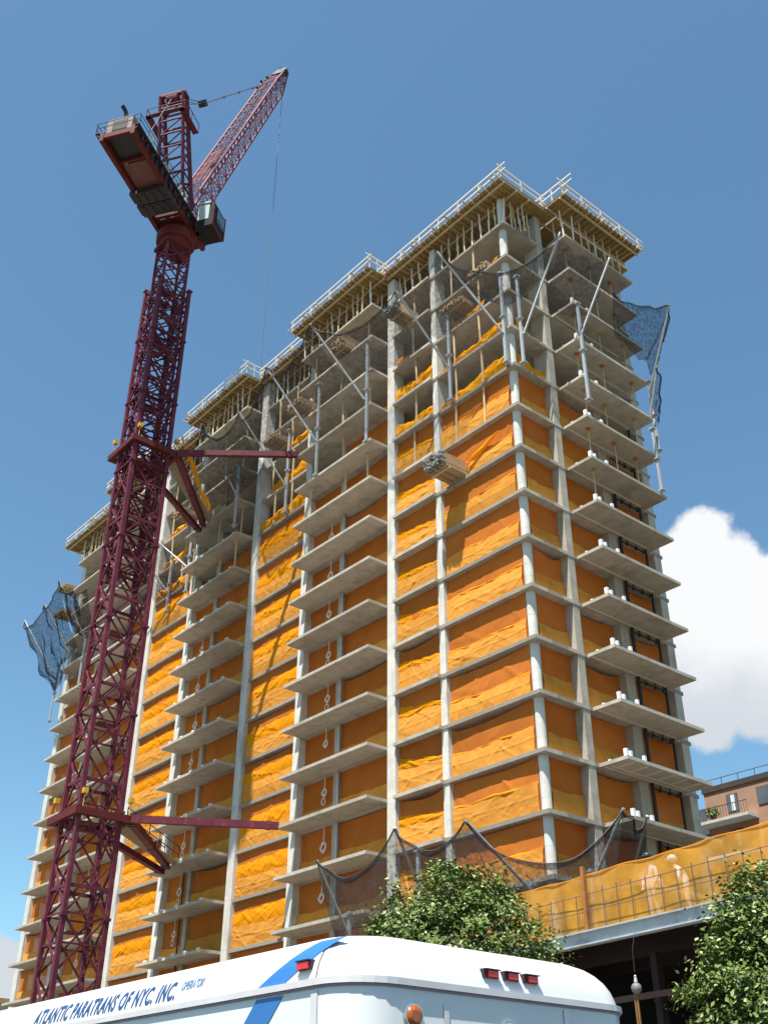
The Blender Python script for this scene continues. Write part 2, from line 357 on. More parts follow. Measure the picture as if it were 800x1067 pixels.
def col_box(name, x0, y0, x1, y1, mt='concpier', z1=ZTOP):
    c = MB(); z = 0.0; levels = [lv(n) for n in range(LOW, 14)]+[z1]
    for zz in levels:                                  # one lift per storey, joints show as fine grooves
        c.box(x0, y0, z, x1, y1, zz-.012); c.box(x0+.012, y0+.012, zz-.012, x1-.012, y1-.012, zz)
        z = zz
        # formwork panel lines inside a storey
    return c.build(name, M[mt], tower)
col_box('pier', -11.29, -.10, -10.6, .75)
col_box('pier', -26.87, -.10, -26.14, .75)
col_box('pier', -42.25, -.10, -41.52, .75)
col_box('column', -20.37, -.06, -19.72, .62)
col_box('column', -35.73, -.06, -35.04, .62)
col_box('column', -50.48, -.06, -49.85, .62)
col_box('column', -7.04, .06, -6.58, 1.0)
col_box('column', -16.5, .2, -16.1, .85, 'conc')
col_box('column', -32.25, .2, -31.8, .85, 'conc')
col_box('column', -46.5, .2, -46.0, .85, 'conc')
col_box('column', -56.0, 1.9, -55.4, 2.8)
col_box('column', -62.0, 1.65, -61.2, 2.6)
col_box('column', -1.15, 3.15, -.03, 3.68, 'conc')
col_box('column', -.8, 7.0, -.04, 7.75, 'conc')
col_box('column', -.9, 11.2, -.03, 11.85, 'conc')
c = MB(); z = 0
for n in list(range(LOW, 15)):
    zt = lv(n)-TH if n < 14 else ZTOP
    k = 4; h = (zt-z)/k
    for i in range(k):
        c.tube([(-.62,.56,z+i*h), (-.62,.56,z+(i+1)*h-.012)], .255, 24); c.tube([(-.62,.56,z+(i+1)*h-.013), (-.62,.56,z+(i+1)*h+.001)], .249, 24, caps=False)
    z = lv(n)
c.build('round_column', M['concpier'], tower, False)
for me_o in [o for o in tower.children if o.name.startswith('round_column')]:
    me_o.data.polygons.foreach_set('use_smooth', [len(p.vertices) == 4 for p in me_o.data.polygons])
c = MB()
for (x, y) in ((-5,6.3),(-11,6.3),(-17,6.3),(-23,6.3),(-29,6.3),(-35,6.3),(-41,6.3),(-47,6.3),(-55,6.3)):
    c.box(x-.3, y-.3, 0, x+.3, y+.3, ZTOP)
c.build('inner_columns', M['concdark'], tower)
c = MB(); c.box(-30, 7.5, 0, -14, 9.5, ZTOP); c.box(-46, 7.5, 0, -38, 9.5, ZTOP); c.box(-9, 6.9, 0, -4, 9.2, ZTOP); c.build('core_light_block', M['concdark'], tower)  # added inside the floors to stop light coming through from behind
c = MB(); c.box(-62.2, 11.6, lv(9)+.01, -1.2, 11.95, ZTOP); c.box(-62.2, 11.6, 0, -1.2, 11.95, lv(-2)-.25); c.build('rear_light_block', M['concdark'], tower)  # unseen back closure, added to keep the floors dark
c = MB(); c.grid(lambda u, v: (-62.0+60.8*u, 11.7+.06*sin(u*70), lv(-2)+v*(lv(9)-lv(-2))), 120, 2); c.build('rear_glow_net', M['net'], tower)  # unseen sheet, added so skylight glows orange through the floors
# standpipes and ceiling pipes on the shaded right face
p = MB()
p.tube([(.02, 10.35, lv(-1)), (.02, 10.35, lv(9))], .075, 8)
p.tube([(.05, 7.95, lv(-1)), (.05, 7.95, lv(7))], .10, 8)
p.build('standpipe', M['black'], tower)
for n in range(-1, 8):
    p = MB(); z = lv(n+1)-TH-.22
    p.tube([(.04, 8.0, z), (.04, 10.4, z)], .05, 6)
    for y in (8.6, 9.4, 10.1): p.tube([(.04, y, z), (.04, y, z+.23)], .03, 6); p.box(-.04, y-.06, z-.08, .12, y+.06, z+.06)
    p.build('ceiling_pipe', M['black'], tower)
# drain pipes beside the balcony-bay columns
p = MB()
p.tube([(-15.95, .1, 0), (-15.95, .1, lv(8))], .07, 8); p.build('drain_pipe', M['galv'], tower)
p = MB(); p.tube([(-32.5, .1, 0), (-32.5, .1, lv(1))], .05, 8); p.build('drain_pipe', M['black'], tower)

# ================================================================== ORANGE NETTING
CH = FL-TH                                      # clear height
def folds(rng, W, H, k, amp, wid, steep=None):
    L = []
    for _ in range(k):
        a = rng.uniform(-.5, .5) if steep is None else rng.choice([-1, 1])*rng.uniform(*steep)
        L.append((rng.uniform(-.1, W+.1), rng.uniform(0, H), a, rng.uniform(.4, 1)*amp*rng.choice([1, 1, -.7]), rng.uniform(.6, 1.4)*wid, rng.uniform(.5, 1.6)))
    def f(x, z):
        o = 0
        for (cx, cz, a, am, wd, ln) in L:
            ca, sa = cos(a), sin(a); dx, dz = x-cx, z-cz
            u = dx*ca+dz*sa; v = -dx*sa+dz*ca
            t = v/wd; q = u/ln
            if abs(t) < 3 and abs(q) < 2.5: o += am*math.exp(-t*t)*math.exp(-q*q)
        return o
    return f
def net_mesh(rng, W, kind):
    """list of (part name, MB, material) in local coordinates: x along the bay, -y outward, z up from the slab"""
    parts = []; H = CH-.01
    nu = max(10, int(W/.075)); ph = rng.uniform(0, 9)
    # a taut upper sheet
    f1 = folds(rng, W, H, int(3+W*1.0), .045, .10, (.1, 1.3)); bel = rng.uniform(.02, .08); tg = rng.choice([0,0,0,.05,.1,.18,.30]); sk = rng.uniform(.6, 1.6)
    up = MB(); up.grid(lambda u, v: (u*W, -f1(u*W, v*H) - bel*sin(pi*u)*sin(pi*v), .005+v*(H-.01-tg*abs(sin(pi*u**sk))**.7)), nu, 18)
    parts.append(('upper_sheet', up, 'net'))
    hl = {'wide': 1.33, 'narrow': 1.38, 'bright': 1.28, 'shade': 1.15, 'right': 1.2, 'far': 1.25}[kind]*rng.uniform(.86, 1.10)
    sl = rng.uniform(-.08, .08)
    def top(u): return hl + sl*(u-.5) - .06*sin(pi*u) + .022*sin(u*W*2.2+ph) + .018*sin(u*W*5.3+ph*2)
    amp = {'wide': .018, 'narrow': .027, 'bright': .022}.get(kind, .017)
    f2 = folds(rng, W, hl, int(6+W*4.5), amp, .055, (.05, .7) if rng.random() < .6 else (.5, 1.25))
    f3 = folds(rng, W, hl, int(W*1.6), amp*.8, .04, (.9, 1.5))
    lo = MB(); lo.grid(lambda u, v: (u*W, -.09 - f2(u*W, v*hl) - f3(u*W, v*hl)*v - .055*sin(pi*min(1, v*1.05))*(.6+.4*sin(u*3+ph)) - (.02 if .50 < v < .55 else 0), .004+v*top(u)), nu, 22)
    parts.append(('lower_sheet', lo, 'netlow'))
    if kind in ('bright', 'narrow'):
        zb = hl*.93; tilt = rng.uniform(-.05, .25) if kind == 'bright' else -rng.uniform(.35, .65)
        hh = rng.uniform(.75, .95) if kind == 'bright' else rng.uniform(.35, .5)
        f4 = folds(rng, W, 1.0, int(8+W*4), .034, .05, (.15, .8))
        def mt(u): return max(.10, hh + tilt*(u-.5) + .03*sin(u*W*3.1+ph) + .022*sin(u*W*7+ph))
        mi = MB(); mi.grid(lambda u, v: (u*W, -.05 - f4(u*W, v*.9) - .05*sin(pi*v), zb-.12+v*(mt(u)+.12)), nu, 14)
        parts.append(('bright_band', mi, 'netmid'))  # sunlit part of the upper sheet, put in as a brighter sheet
    elif kind == 'wide':
        f4 = folds(rng, W, .4, 14, .04, .06, (.1, .5))
        mi = MB(); mi.grid(lambda u, v: (u*W, -.045 - f4(u*W, v*.3) - .05*sin(pi*v), top(u)-.10+v*(.17+.05*sin(u*9+ph))), nu, 5)
        parts.append(('bright_band', mi, 'netmid'))
    return parts
BAYS = {   # key: x0, width, plane, facing, kind, wording
    'KA': (-6.55, 5.75, .34, 0, 'wide', 'wide bay left of round corner column'),
    'AB': (-10.58, 3.52, .22, 0, 'narrow', 'narrow bay right of rightmost pier'),
    'BR': (-16.08, 4.80, .42, 0, 'shade', 'balcony bay left of rightmost pier, right half'),
    'BL': (-19.70, 3.18, .42, 0, 'shade', 'balcony bay left of rightmost pier, left half'),
    'CD': (-26.12, 5.73, .22, 0, 'bright', 'bright bay right of middle pier'),
    'DR': (-31.78, 4.90, .42, 0, 'shade', 'balcony bay left of middle pier, right half'),
    'DL': (-35.02, 2.75, .42, 0, 'shade', 'balcony bay left of middle pier, left half'),
    'EF': (-41.50, 5.75, .22, 0, 'bright', 'bright bay just right of crane mast'),
    'FR': (-45.97, 3.70, .42, 0, 'shade', 'balcony bay behind crane mast, right half'),
    'FL': (-49.83, 3.22, .42, 0, 'shade', 'balcony bay behind crane mast, left half'),
    'LR': (-55.38, 4.85, 2.3, 0, 'far', 'far left wing, right half'),
    'LL': (-61.18, 5.15, 2.0, 0, 'far', 'far left wing, left half'),
    'R1': (.80, 2.33, -.55, 1, 'right', 'right face, bay beside round corner column'),
    'R2': (3.70, 3.28, -.50, 1, 'right', 'right face, middle bay'),
    'R3': (7.77, 3.41, -.50, 1, 'right', 'right face, rear bay'),
}
OPEN_FROM = {'KA': 9, 'AB': 9, 'BR': 10, 'BL': 9, 'CD': 9, 'DR': 9, 'DL': 8, 'EF': 9, 'FR': 9, 'FL': 8, 'LR': 9, 'LL': 9, 'R1': 9, 'R2': 9, 'R3': 8}
rng = random.Random(5)
for key, (x0, W, pl, face, kind, word) in BAYS.items():
    protos = []
    for n in range(-2 if key in ('KA','AB','R1','R2','R3') else -3, OPEN_FROM[key]):
        loc = (x0, pl, lv(n)) if not face else (pl, x0, lv(n)); rz = 0 if not face else pi/2
        lab = f'orange netting on {slabword(n)[:-17]} under roof formwork, {word}'.replace('slab below under', 'slab under')
        lab = f'orange netting, {NTH[14-n]} slab under the roof formwork, {word}'
        if len(protos) < 9:
            t = thing('debris_netting', lab, 'netting', loc, 'orange netting panels hung in the tower bays', local=True)
            t.rotation_euler = (0, 0, rz)
            for nm, mb, mk in net_mesh(rng, W, kind): mb.build(nm, M[mk], t, True)
            protos.append(t)
        else: dup(protos[rng.randrange(len(protos))], loc, rz, lab)
# half-dropped netting on the open floors above
def low_net(key, n, h0, h1, u0=0, u1=1):
    x0, W, pl, face, kind, word = BAYS[key]; Wd = W*(u1-u0); H = max(h0, h1)
    f2 = folds(rng, Wd, H, int(4+Wd*4), .10, .09, (.1, .9)); ph = rng.uniform(0, 6); mb = MB()
    def fn(u, v):
        t = (h0+(h1-h0)*u) + .10*sin(u*Wd*2.4+ph) + .05*sin(u*Wd*6+ph)
        return (x0+W*u0+u*Wd, pl-.05-f2(u*Wd, v*H)-.12*sin(pi*v), lv(n)+.01+v*max(.12, t)) if not face else (pl+.05+f2(u*Wd, v*H)+.12*sin(pi*v), x0+W*u0+u*Wd, lv(n)+.01+v*max(.12, t))
    mb.grid(fn, max(8, int(Wd/.12)), 10)
    tag(mb.build('loose_netting', M['netmid'], None, True), f'slumped orange netting, {NTH[14-n]} slab under formwork, {word}', 'netting', 'slumped orange netting on the open floors')
for a in [('KA', 9, .5, 1.35), ('KA', 10, .35, 1.0), ('KA', 11, .25, .7, .0, .75), ('KA', 12, .0, .5, .62, 1), ('AB', 9, 1.1, .9), ('AB', 10, 1.2, 1.25), ('AB', 11, .9, .5, .05, .6),
          ('BR', 10, .5, 1.0, .35, 1), ('BR', 11, .2, .7, .6, 1), ('BL', 9, .4, .8), ('CD', 9, .8, 1.3), ('CD', 10, .5, 1.2, .2, 1), ('CD', 11, .3, 1.0, .45, 1), ('DR', 9, .3, .9, .4, 1), ('DL', 8, .7, 1.0), ('EF', 9, .9, 1.1), ('EF', 11, .4, .7, .2, .9), ('EF', 10, .4, 1.0, .1, .8),
          ('LR', 9, .4, .9, .3, 1), ('LL', 9, .5, .9), ('R1', 9, 1.3, 1.0), ('R1', 10, 1.1, .6), ('R1', 11, .9, .5), ('R1', 12, .6, .3), ('R2', 9, .8, .5), ('R3', 8, 1.2, .9)]:
    low_net(*a)
# yellow flap that has come loose, wide bay
f = MB(); f.grid(lambda u, v: (-4.35+u*2.7, .12-.10*sin(pi*v)-.05*sin(u*9), lv(7)+.45+1.25*math.sqrt(u)+(v-.5)*(.10+.32*sin(pi*u))), 16, 5)
tag(f.build('loose_flap', M['netmid'], None, True), 'curled bright yellow-orange flap of netting above the big timber stack', 'netting')

# ================================================================== ROOF FORMWORK
ZD = lv(14)-.02
def deck(label, x0, y0, x1, y1, axis, rails, word):
    t = thing('roof_formwork', label, 'formwork', ((x0+x1)/2, (y0+y1)/2, ZD-.3), 'formwork decks along the roof edge')
    p = MB(); p.box(x0, y0, ZD-.022, x1, y1, ZD); p.build('plywood_sheet', M['ply'], t)
    jm = None; L = (x1-x0) if axis == 'x' else (y1-y0); k = max(2, min(60, int(L/.42)))
    for i in range(k+1):
        a = .08+(L-.16)*i/k; e = random.choice([.05, .15, .3, .45, .7])*random.uniform(.5, 1.1)
        j = MB()
        if axis == 'x': j.box(x0+a-.035, y0-e, ZD-.165, x0+a+.035, y1-.05, ZD-.024)
        else: j.box(x0+.05, y0+a-.035, ZD-.165, x1+e, y0+a+.035, ZD-.024)
        j.build('joist', M['ply' if i % 3 else 'timber'], t)
    for d in (.35, 1.5, 2.7):
        s = MB()
        if axis == 'x': s.box(x0+.02, y0+d-.05, ZD-.32, x1-.02, y0+d+.05, ZD-.168)
        else: s.box(x1-d-.05, y0+.02, ZD-.32, x1-d+.05, y1-.02, ZD-.168)
        s.build('stringer', M['timber'], t)
    return t
deck('yellow-brown plywood formwork deck over the round corner column', -11.0, -.75, .72, 4.5, 'x', 1, '')
deck('plywood formwork deck over balconies left of the rightmost pier', -20.3, -2.15, -11.02, 4, 'x', 1, '')
deck('plywood formwork deck over bright bay right of the middle pier', -26.7, -.72, -20.32, 4, 'x', 1, '')
deck('plywood formwork deck over balconies left of the middle pier', -35.6, -2.15, -26.72, 4, 'x', 1, '')
deck('plywood formwork deck right of the crane mast', -42.1, -.72, -35.62, 4, 'x', 1, '')
deck('plywood formwork deck behind the crane mast', -50.3, -2.15, -42.12, 4, 'x', 1, '')
deck('plywood formwork deck on the far left wing', -62.8, -.35, -50.32, 4, 'x', 1, '')
deck('plywood formwork deck stepping out over the right face balconies', .74, 3.3, 2.45, 11.4, 'y', 1, '')
r = MB(); r.box(-62.5, 4.55, ZD-.2, .7, 12.1, ZD-.03); tag(r.build('roof_decking', M['ply']), 'broad plywood decking across the middle of the roof', 'formwork')
def guard(label, p, q, ext=.5, drop=0.0):
    p, q = Vector((*p, ZD)), Vector((*q, ZD)); d = (q-p).normalized()
    t = thing('guardrail', label, 'guardrail', tuple((p+q)/2), 'white timber guardrails round the roof')
    L = (q-p).length; k = max(2, int(L/1.9)); nrm = Vector((d.y, -d.x, 0))
    for i in range(k+1):
        b = p+d*(L*i/k); s = MB(); s.bar(b+Vector((0,0,-.12)), b+Vector((0,0,1.12)), .05, .09, nrm); s.build('post', M['whitewood'], t)
    for z in (.55, 1.05):
        s = MB(); s.bar(p-d*ext+Vector((0,0,z+random.uniform(-.03,.03)))+nrm*.05, q+d*ext+Vector((0,0,z+random.uniform(-.03,.03)))+nrm*.05, .04, .095, (0,0,1)); s.build('rail', M['whitewood'], t)
guard('white guardrail over the wide bay at the round corner column', (-11.2,-.62), (.6,-.62))
guard('white guardrail running back from the round corner column', (.6,-.62), (.6,3.3), .3)
guard('short white guardrail at the step above the right face', (.6,3.35), (2.35,3.35), .9)
guard('long white guardrail above the right face balconies', (2.35,3.4), (2.35,11.3), .5)
guard('white guardrail over balconies left of the rightmost pier', (-20.3,-2.05), (-11.0,-2.05), .2)
guard('short white guardrail at the step beside the rightmost pier', (-11.0,-2.05), (-11.0,-.62), .4)
guard('white guardrail over bright bay right of the middle pier', (-26.7,-.62), (-20.3,-.62), .1)
guard('weathered guardrail over balconies left of the middle pier', (-35.6,-2.05), (-26.6,-2.05), .2)
guard('short guardrail at the step beside the middle pier', (-26.6,-2.05), (-26.6,-.62), .4)
guard('white guardrail just right of the crane mast', (-42.2,-.62), (-35.6,-.62), .1)
guard('white guardrail behind the crane mast', (-50.3,-2.05), (-42.2,-2.05), .2)
guard('white guardrail on the far left wing', (-62.7,-.25), (-50.4,-.25), .2)
# shores carrying the formwork
protos = []
for i in range(4):
    s = MB(); H = ZD-.33-lv(13); s.box(-.045, -.045, 0, .045, .045, H*.55); s.box(-.03, .03, H*.4, .05, .10, H); s.box(-.12, -.12, 0, .12, .12, .035)
    o = s.build('shoring_post', M['whitewood' if i % 2 else 'timber']); protos.append(o); o.rotation_euler = (random.uniform(-.02,.02), random.uniform(-.02,.02), i*.9)
used = [0]
def shore(x, y, label, grp='timber shores under the roof formwork'):
    k = random.randrange(4)
    if used[0] < 4: o = protos[used[0]]
    else: o = protos[k].copy(); COL.objects.link(o)
    used[0] += 1
    o.location = (x, y, lv(13)); o.rotation_euler = (random.uniform(-.035,.035), random.uniform(-.035,.035), random.uniform(0, 3)); tag(o, label, 'shore', grp)
for x0, x1, yf, word in [(-10.3, -.2, .25, 'over the wide and narrow bays right of rightmost pier'), (-19.4, -11.6, -1.25, 'over balconies left of rightmost pier'), (-25.9, -20.6, .25, 'over bright bay right of middle pier'),
                         (-34.6, -27.2, -1.25, 'over balconies left of middle pier'), (-41.2, -36.0, .25, 'just right of crane mast'), (-49.4, -42.6, -1.25, 'behind crane mast'), (-59.8, -50.9, .45, 'on far left wing')]:
    x = x0
    while x < x1:
        shore(x+random.uniform(-.12,.12), yf+random.uniform(-.1,.1), 'front shore under roof formwork '+word)
        if random.random() < .75: shore(x+random.uniform(.1,.7), yf+random.uniform(1.2,1.6), 'second-row shore under roof formwork '+word)
        if random.random() < .6: shore(x+random.uniform(.1,.7), yf+random.uniform(2.3,3.2), 'inner shore under roof formwork '+word)
        x += random.uniform(.58, .92)
y = 4.15
while y < 10.6:
    shore(1.5+random.uniform(-.1,.1), y, 'front row timber shore under roof formwork over right face balconies')
    if random.random() < .8: shore(.4+random.uniform(-.2,.2), y+.3, 'second row timber shore under roof formwork over right face balconies')
    y += random.uniform(.7, 1.0)
y = 1.0
while y < 3.2: shore(-.15, y, 'timber shore under roof formwork between round corner column and step'); y += .8
# timber props under lower slabs
pp = []
for k in range(3):
    s = MB(); s.box(-.05, -.05, 0, .05, .05, CH); s.box(-.14, -.05, CH-.06, .14, .05, CH); o = s.build('timber_prop', M['timber']); pp.append(o)
ku = [0]
PG = 'timber props under the upper slabs'
def prop(x, y, n, word):
    if ku[0] < 3: o = pp[ku[0]]
    else: o = pp[random.randrange(3)].copy(); COL.objects.link(o)
    ku[0] += 1; o.location = (x, y, lv(n)+.002); o.rotation_euler = (random.uniform(-.02,.02), random.uniform(-.02,.02), random.uniform(-.3,.3)); tag(o, f'timber prop, {NTH[14-n]} slab under roof formwork, {word}', 'prop', PG)
for n in (8, 9, 10, 11, 12):
    for key, xs in {'KA': (-2.9, -5.1), 'AB': (-8.6,), 'BR': (-12.4, -15.2), 'BL': (-18.4,), 'CD': (-22.4, -24.6), 'DR': (-27.9, -30.6), 'DL': (-34.0,), 'EF': (-37.4, -39.9), 'FR': (-43.6,), 'FL': (-48.2,)}.items():
        for i, x in enumerate(xs):
            if n == 8 and key in ('CD', 'EF'): continue
            yb = {'KA': .15, 'AB': .05, 'CD': .05, 'EF': .05}.get(key, -1.0+.5*random.random())
            prop(x+random.uniform(-.3,.3), yb, n, BAYS[key][5].replace(', right half', '').replace(', left half', '')+('' if len(xs) == 1 and key not in ('BL','DL','FL','FR') else {'BL': ', left end', 'DL': ', left end', 'FL': ', left end', 'FR': ', right end'}.get(key, ', right side' if i == 0 else (', middle' if key in ('BR', 'DR') else ', left side'))))
# painted steel props on the right face balconies
sp = {}
for nm, mk in (('yellow', 'yellow'), ('orange', 'orangep')):
    t = thing('steel_prop', '', 'prop', (0,0,0), 'painted steel props on right face balconies', local=True)
    s = MB(); s.tube([(0,0,0), (0,0,CH*.55)], .038, 8); s.tube([(0,0,CH*.5), (0,0,CH-.015)], .028, 8); s.build('tube', M['timber'], t)
    s = MB(); s.box(-.13,-.13,CH-.03,.13,.13,CH-.012); s.tube([(0,0,CH-.22),(0,0,CH-.03)], [.04,.09], 8); s.build('head_plate', M[mk], t)
    sp[nm] = t
first = {'yellow': True, 'orange': True}
for n in (6, 7, 8, 9, 10, 11, 12):
    for i, (y, w_) in enumerate(((4.9, 'nearest'), (7.2, 'middle'), (9.6, 'farthest'))):
        if n == 6 and i != 0: continue
        c_ = 'yellow' if n in (6, 8, 10) else 'orange'
        lab = f'{c_} headed steel prop on {NTH[14-n]} slab under roof formwork, {w_} on right face balcony'
        if first[c_]: sp[c_].location = (1.0, y, lv(n)); sp[c_]['label'] = lab; first[c_] = False
        else: dup(sp[c_], (1.0+random.uniform(-.2,.2), y+random.uniform(-.2,.2), lv(n)), random.uniform(0,1), lab)

# ================================================================== LUMBER STACKS
def stack(label, x, y, z, w, d, h, ends='stack', rz=0):
    t = thing('lumber_stack', label, 'lumber', (x, y, z), 'lumber stacks on loading spots', local=True); t.rotation_euler = (0, 0, rz)
    b = MB(); nz = max(2, int(h/.11)); ny = max(3, int(w/.13))
    for k in range(nz):
        for i in range(ny):
            e = random.uniform(-.12, .12)
            b.box(-w/2+i*w/ny+.006, -d/2+e, .10+k*h/nz+.004, -w/2+(i+1)*w/ny-.006, d/2+e, .10+(k+1)*h/nz-.004)
    b.build('boards', M['stack'], t)
    for yy in (-d*.35, d*.3): s = MB(); s.box(-w/2, yy-.05, 0, w/2, yy+.05, .098); s.build('bearer', M['timber'], t)
    if ends == 'poles':
        p = MB(); nzz = int(h/.12); nxx = int(w/.12)
        for k in range(nzz):
            for i in range(nxx):
                e = random.uniform(.0, .35); cx = -w/2+(i+.5)*w/nxx+random.uniform(-.02,.02); cz = .14+(k+.5)*h/nzz+random.uniform(-.02,.02)
                p.tube([(cx, -d/2-e-.15, cz), (cx, -d/2+.2, cz)], .05, 7)
        p.build('pole_ends', M['poleend'], t)
    return t
stack('big lumber stack with grey pole ends jutting from the wide bay', -5.1, -.55, lv(7), 1.5, 2.1, .85, 'poles')
stack('lumber stack with round pole ends beside top of rightmost pier', -8.9, -.75, lv(12), 1.2, 1.7, .65, 'poles')
stack('tall lumber stack in the balcony bay left of rightmost pier, under the formwork', -14.2, -1.55, lv(12), 1.4, 1.4, 1.0)
stack('flat lumber stack at left end of balcony left of the rightmost pier', -19.0, -1.7, lv(11)+.6, 1.6, 1.4, .5)
stack('lumber stack in bright bay right of middle pier', -23.6, -.6, lv(11)+.5, 1.6, 1.6, .4)
stack('small lumber stack deep in the wide bay below the round corner column deck', -2.4, .5, lv(12), 1.6, 1.2, .45)
stack('slatted lumber stack in the wide bay near slim column', -4.6, .3, lv(11)+1.2, 2.0, 1.6, .35)
stack('lumber stack at upper tie beam left of balconies by crane mast', -36.6, -.6, lv(11), 1.6, 1.6, .5)
stack('lumber stack hanging over far left wing edge, upper', -60.9, .2, lv(12), 1.8, 1.8, .35)
stack('lumber stack hanging over far left wing edge, lower', -60.6, .2, lv(11), 2.0, 1.8, .35)

# ================================================================== HOSE COILS
def coil(label, x, y, z, s=1.0):
    b = MB(); L = []
    for i in range(46):
        a = i*.42; r_ = (.20+.05*sin(i*.7))*s; L.append((x+r_*cos(a), y+.03*sin(i*1.3), z-.9*s-.25*s+r_*sin(a)*1.15))
    b.tube(L, .026, 6); b.tube([(x, y, z), (x+.05, y, z-.4*s), (x+.02, y, z-.9*s)], .03, 6)
    if random.random() < .6: b.tube([(x-.05+.18*cos(k*.5), y, z-1.75*s+.2*sin(k*.5)) for k in range(14)], .03, 6)
    tag(b.build('hose_coil', M['hose'], None, True), label, 'hose', 'coiled white hoses hung at the balcony columns')
for n in range(-1, 8):
    coil(f'coiled white hose on column left of rightmost pier, above {NTH[14-n]} slab under formwork', -17.1+random.uniform(-.2,.1), .05, lv(n+1)-TH, random.uniform(.8, 1.1))
    if n < 7 and n != 2: coil(f'coiled white hose on column left of middle pier, above {NTH[14-n]} slab under formwork', -32.9+random.uniform(-.3,.1), .05, lv(n+1)-TH, random.uniform(.8, 1.1))
for n in (-2, -1, 1, 3): coil(f'coiled white hose behind crane mast, above {NTH[14-n]} slab under formwork', -47.0, .05, lv(n+1)-TH, 1)

# ================================================================== OUTRIGGERS AND SAFETY NETS
OG = 'net outriggers bracketed to the tower'
def outrigger(label, x, y, z0, z1, bx, by, bz, tip, nrm):
    t = thing('net_outrigger', label, 'outrigger', (x, y, z0), OG)
    s = MB(); s.bar((x,y,z0), (x,y,z1), .17, .13); s.build('post', M['galv'], t)
    for k in range(3):
        s = MB(); z = z0+.12+(z1-z0-.3)*k/2; s.box(x-.17, y-.16, z, x+.17, y+.16, z+.11); s.build('bracket', M['boom'], t)
    if tip:
        s = MB(); s.tube([(bx,by,bz), tip], .075, 8); s.build('boom', M['boom'], t)
    return t
def post_only(*a): return outrigger(*a)
outrigger('galvanised post left of round corner column with boom over the wide bay', -.42, -.22, lv(9)-.1, lv(11)+1.4, -.42, -.33, 43.7, (-2.3, -3.7, 49.6), 0)
outrigger('galvanised post beside slim column with boom toward rightmost pier', -5.15, -.22, lv(9)-.1, lv(11)+1.4, -5.2, -.33, 44.1, (-6.1, -3.8, 49.0), 0)
outrigger('galvanised post on balconies left of rightmost pier, right of two', -11.6, -1.65, lv(9)-.4, lv(12)-.4, -11.7, -1.75, 44.6, (-14.3, -4.6, 51.3), 0)
outrigger('galvanised post on balconies left of rightmost pier, left of two', -17.0, -1.65, lv(9)-.3, lv(12)-.9, -17.0, -1.75, 44.1, (-19.5, -4.7, 50.7), 0)
outrigger('galvanised post in front of bright bay right of middle pier', -22.6, -.22, lv(9)-.1, lv(11)+1.7, -22.6, -.33, 43.8, (-24.2, -3.8, 49.7), 0)
outrigger('galvanised post on balconies left of middle pier', -27.1, -1.65, lv(9)+.3, lv(11)+.2, -27.1, -1.75, 44.7, (-28.6, -4.4, 50.8), 0)
outrigger('galvanised post left of upper walkway by crane mast, right of two', -36.1, -.22, lv(9)-1.2, lv(11)-.3, -36.1, -.33, 42.6, (-38.8, -2.6, 45.9), 0)
outrigger('galvanised post left of upper walkway by crane mast, left of two', -39.0, -.22, lv(8)+1.0, lv(10)+.5, -39, -.33, 41.5, (-41.0, -2.8, 45.6), 0)
outrigger('galvanised post on far left wing nearest the crane mast', -54.9, .12, lv(8)-.6, lv(9)+2.3, -54.9, 0, 43, (-56.2, -2.9, 48.6), 0)
outrigger('galvanised post on far left wing, middle of three', -59.0, .12, lv(8)-.6, lv(10)-.4, -58.1, .1, 42.6, (-60.0, -2.4, 47.6), 0)
outrigger('galvanised post at outer corner of far left wing, leftmost of three', -60.1, .12, lv(7)+.6, lv(9)+.6, -60.1, 0, 40.5, (-64.4, -2.45, 47.5), 0)
outrigger('galvanised post right of round corner column with boom off the right face', .20, .60, lv(9)-.1, lv(11)+1.2, .3, .7, 43.7, (2.9, 1.9, 50.9), 1)
outrigger('galvanised post at front of right face balconies with long boom', 1.86, 4.15, lv(8)+.9, lv(11)-.1, 1.9, 4.15, 44.6, (3.7, 5.6, 50.5), 1)
outrigger('galvanised post at rear of right face with boom beyond the tower edge', 1.86, 10.6, lv(8)+.2, lv(10), 1.9, 10.6, 43.6, (4.3, 10.7, 49.2), 1)
outrigger('leaning galvanised post low on the rear of right face', 1.86, 10.2, lv(7), lv(9)-1, 1.9, 10.2, 41.4, (3.2, 9.8, 44.3), 1)
outrigger('low outrigger post below wide bay near the fenced deck', -1.2, -.22, lv(-2), lv(-1)-.2, -1.2, -.33, 11.9, (-1.9, -3.5, 14.55), 0)
outrigger('low outrigger post right of rightmost pier behind near tree', -8.5, -.42, lv(-1)-1, lv(0)-.3, -8.5, -.5, 13.4, (-6.7, -3.5, 15.2), 0)
outrigger('low outrigger post in front of balconies behind bus roof', -12.4, -1.66, lv(-2), lv(-1), -12.4, -1.75, 11.4, (-12.86, -3.5, 14.8), 0)
outrigger('low outrigger post below right face near the fenced deck, front of two', .25, 2.2, lv(-2)+.5, lv(-1)+.5, .3, 2.24, 12.4, (2.4, 2.3, 15.25), 1)
outrigger('low outrigger post below right face near the fenced deck, rear of two', .3, 5.3, lv(-1)-.4, lv(-1)+1.3, .3, 5.39, 13.6, (2.3, 4.1, 15.25), 1)
NG = 'dark safety nets slung from the outriggers'
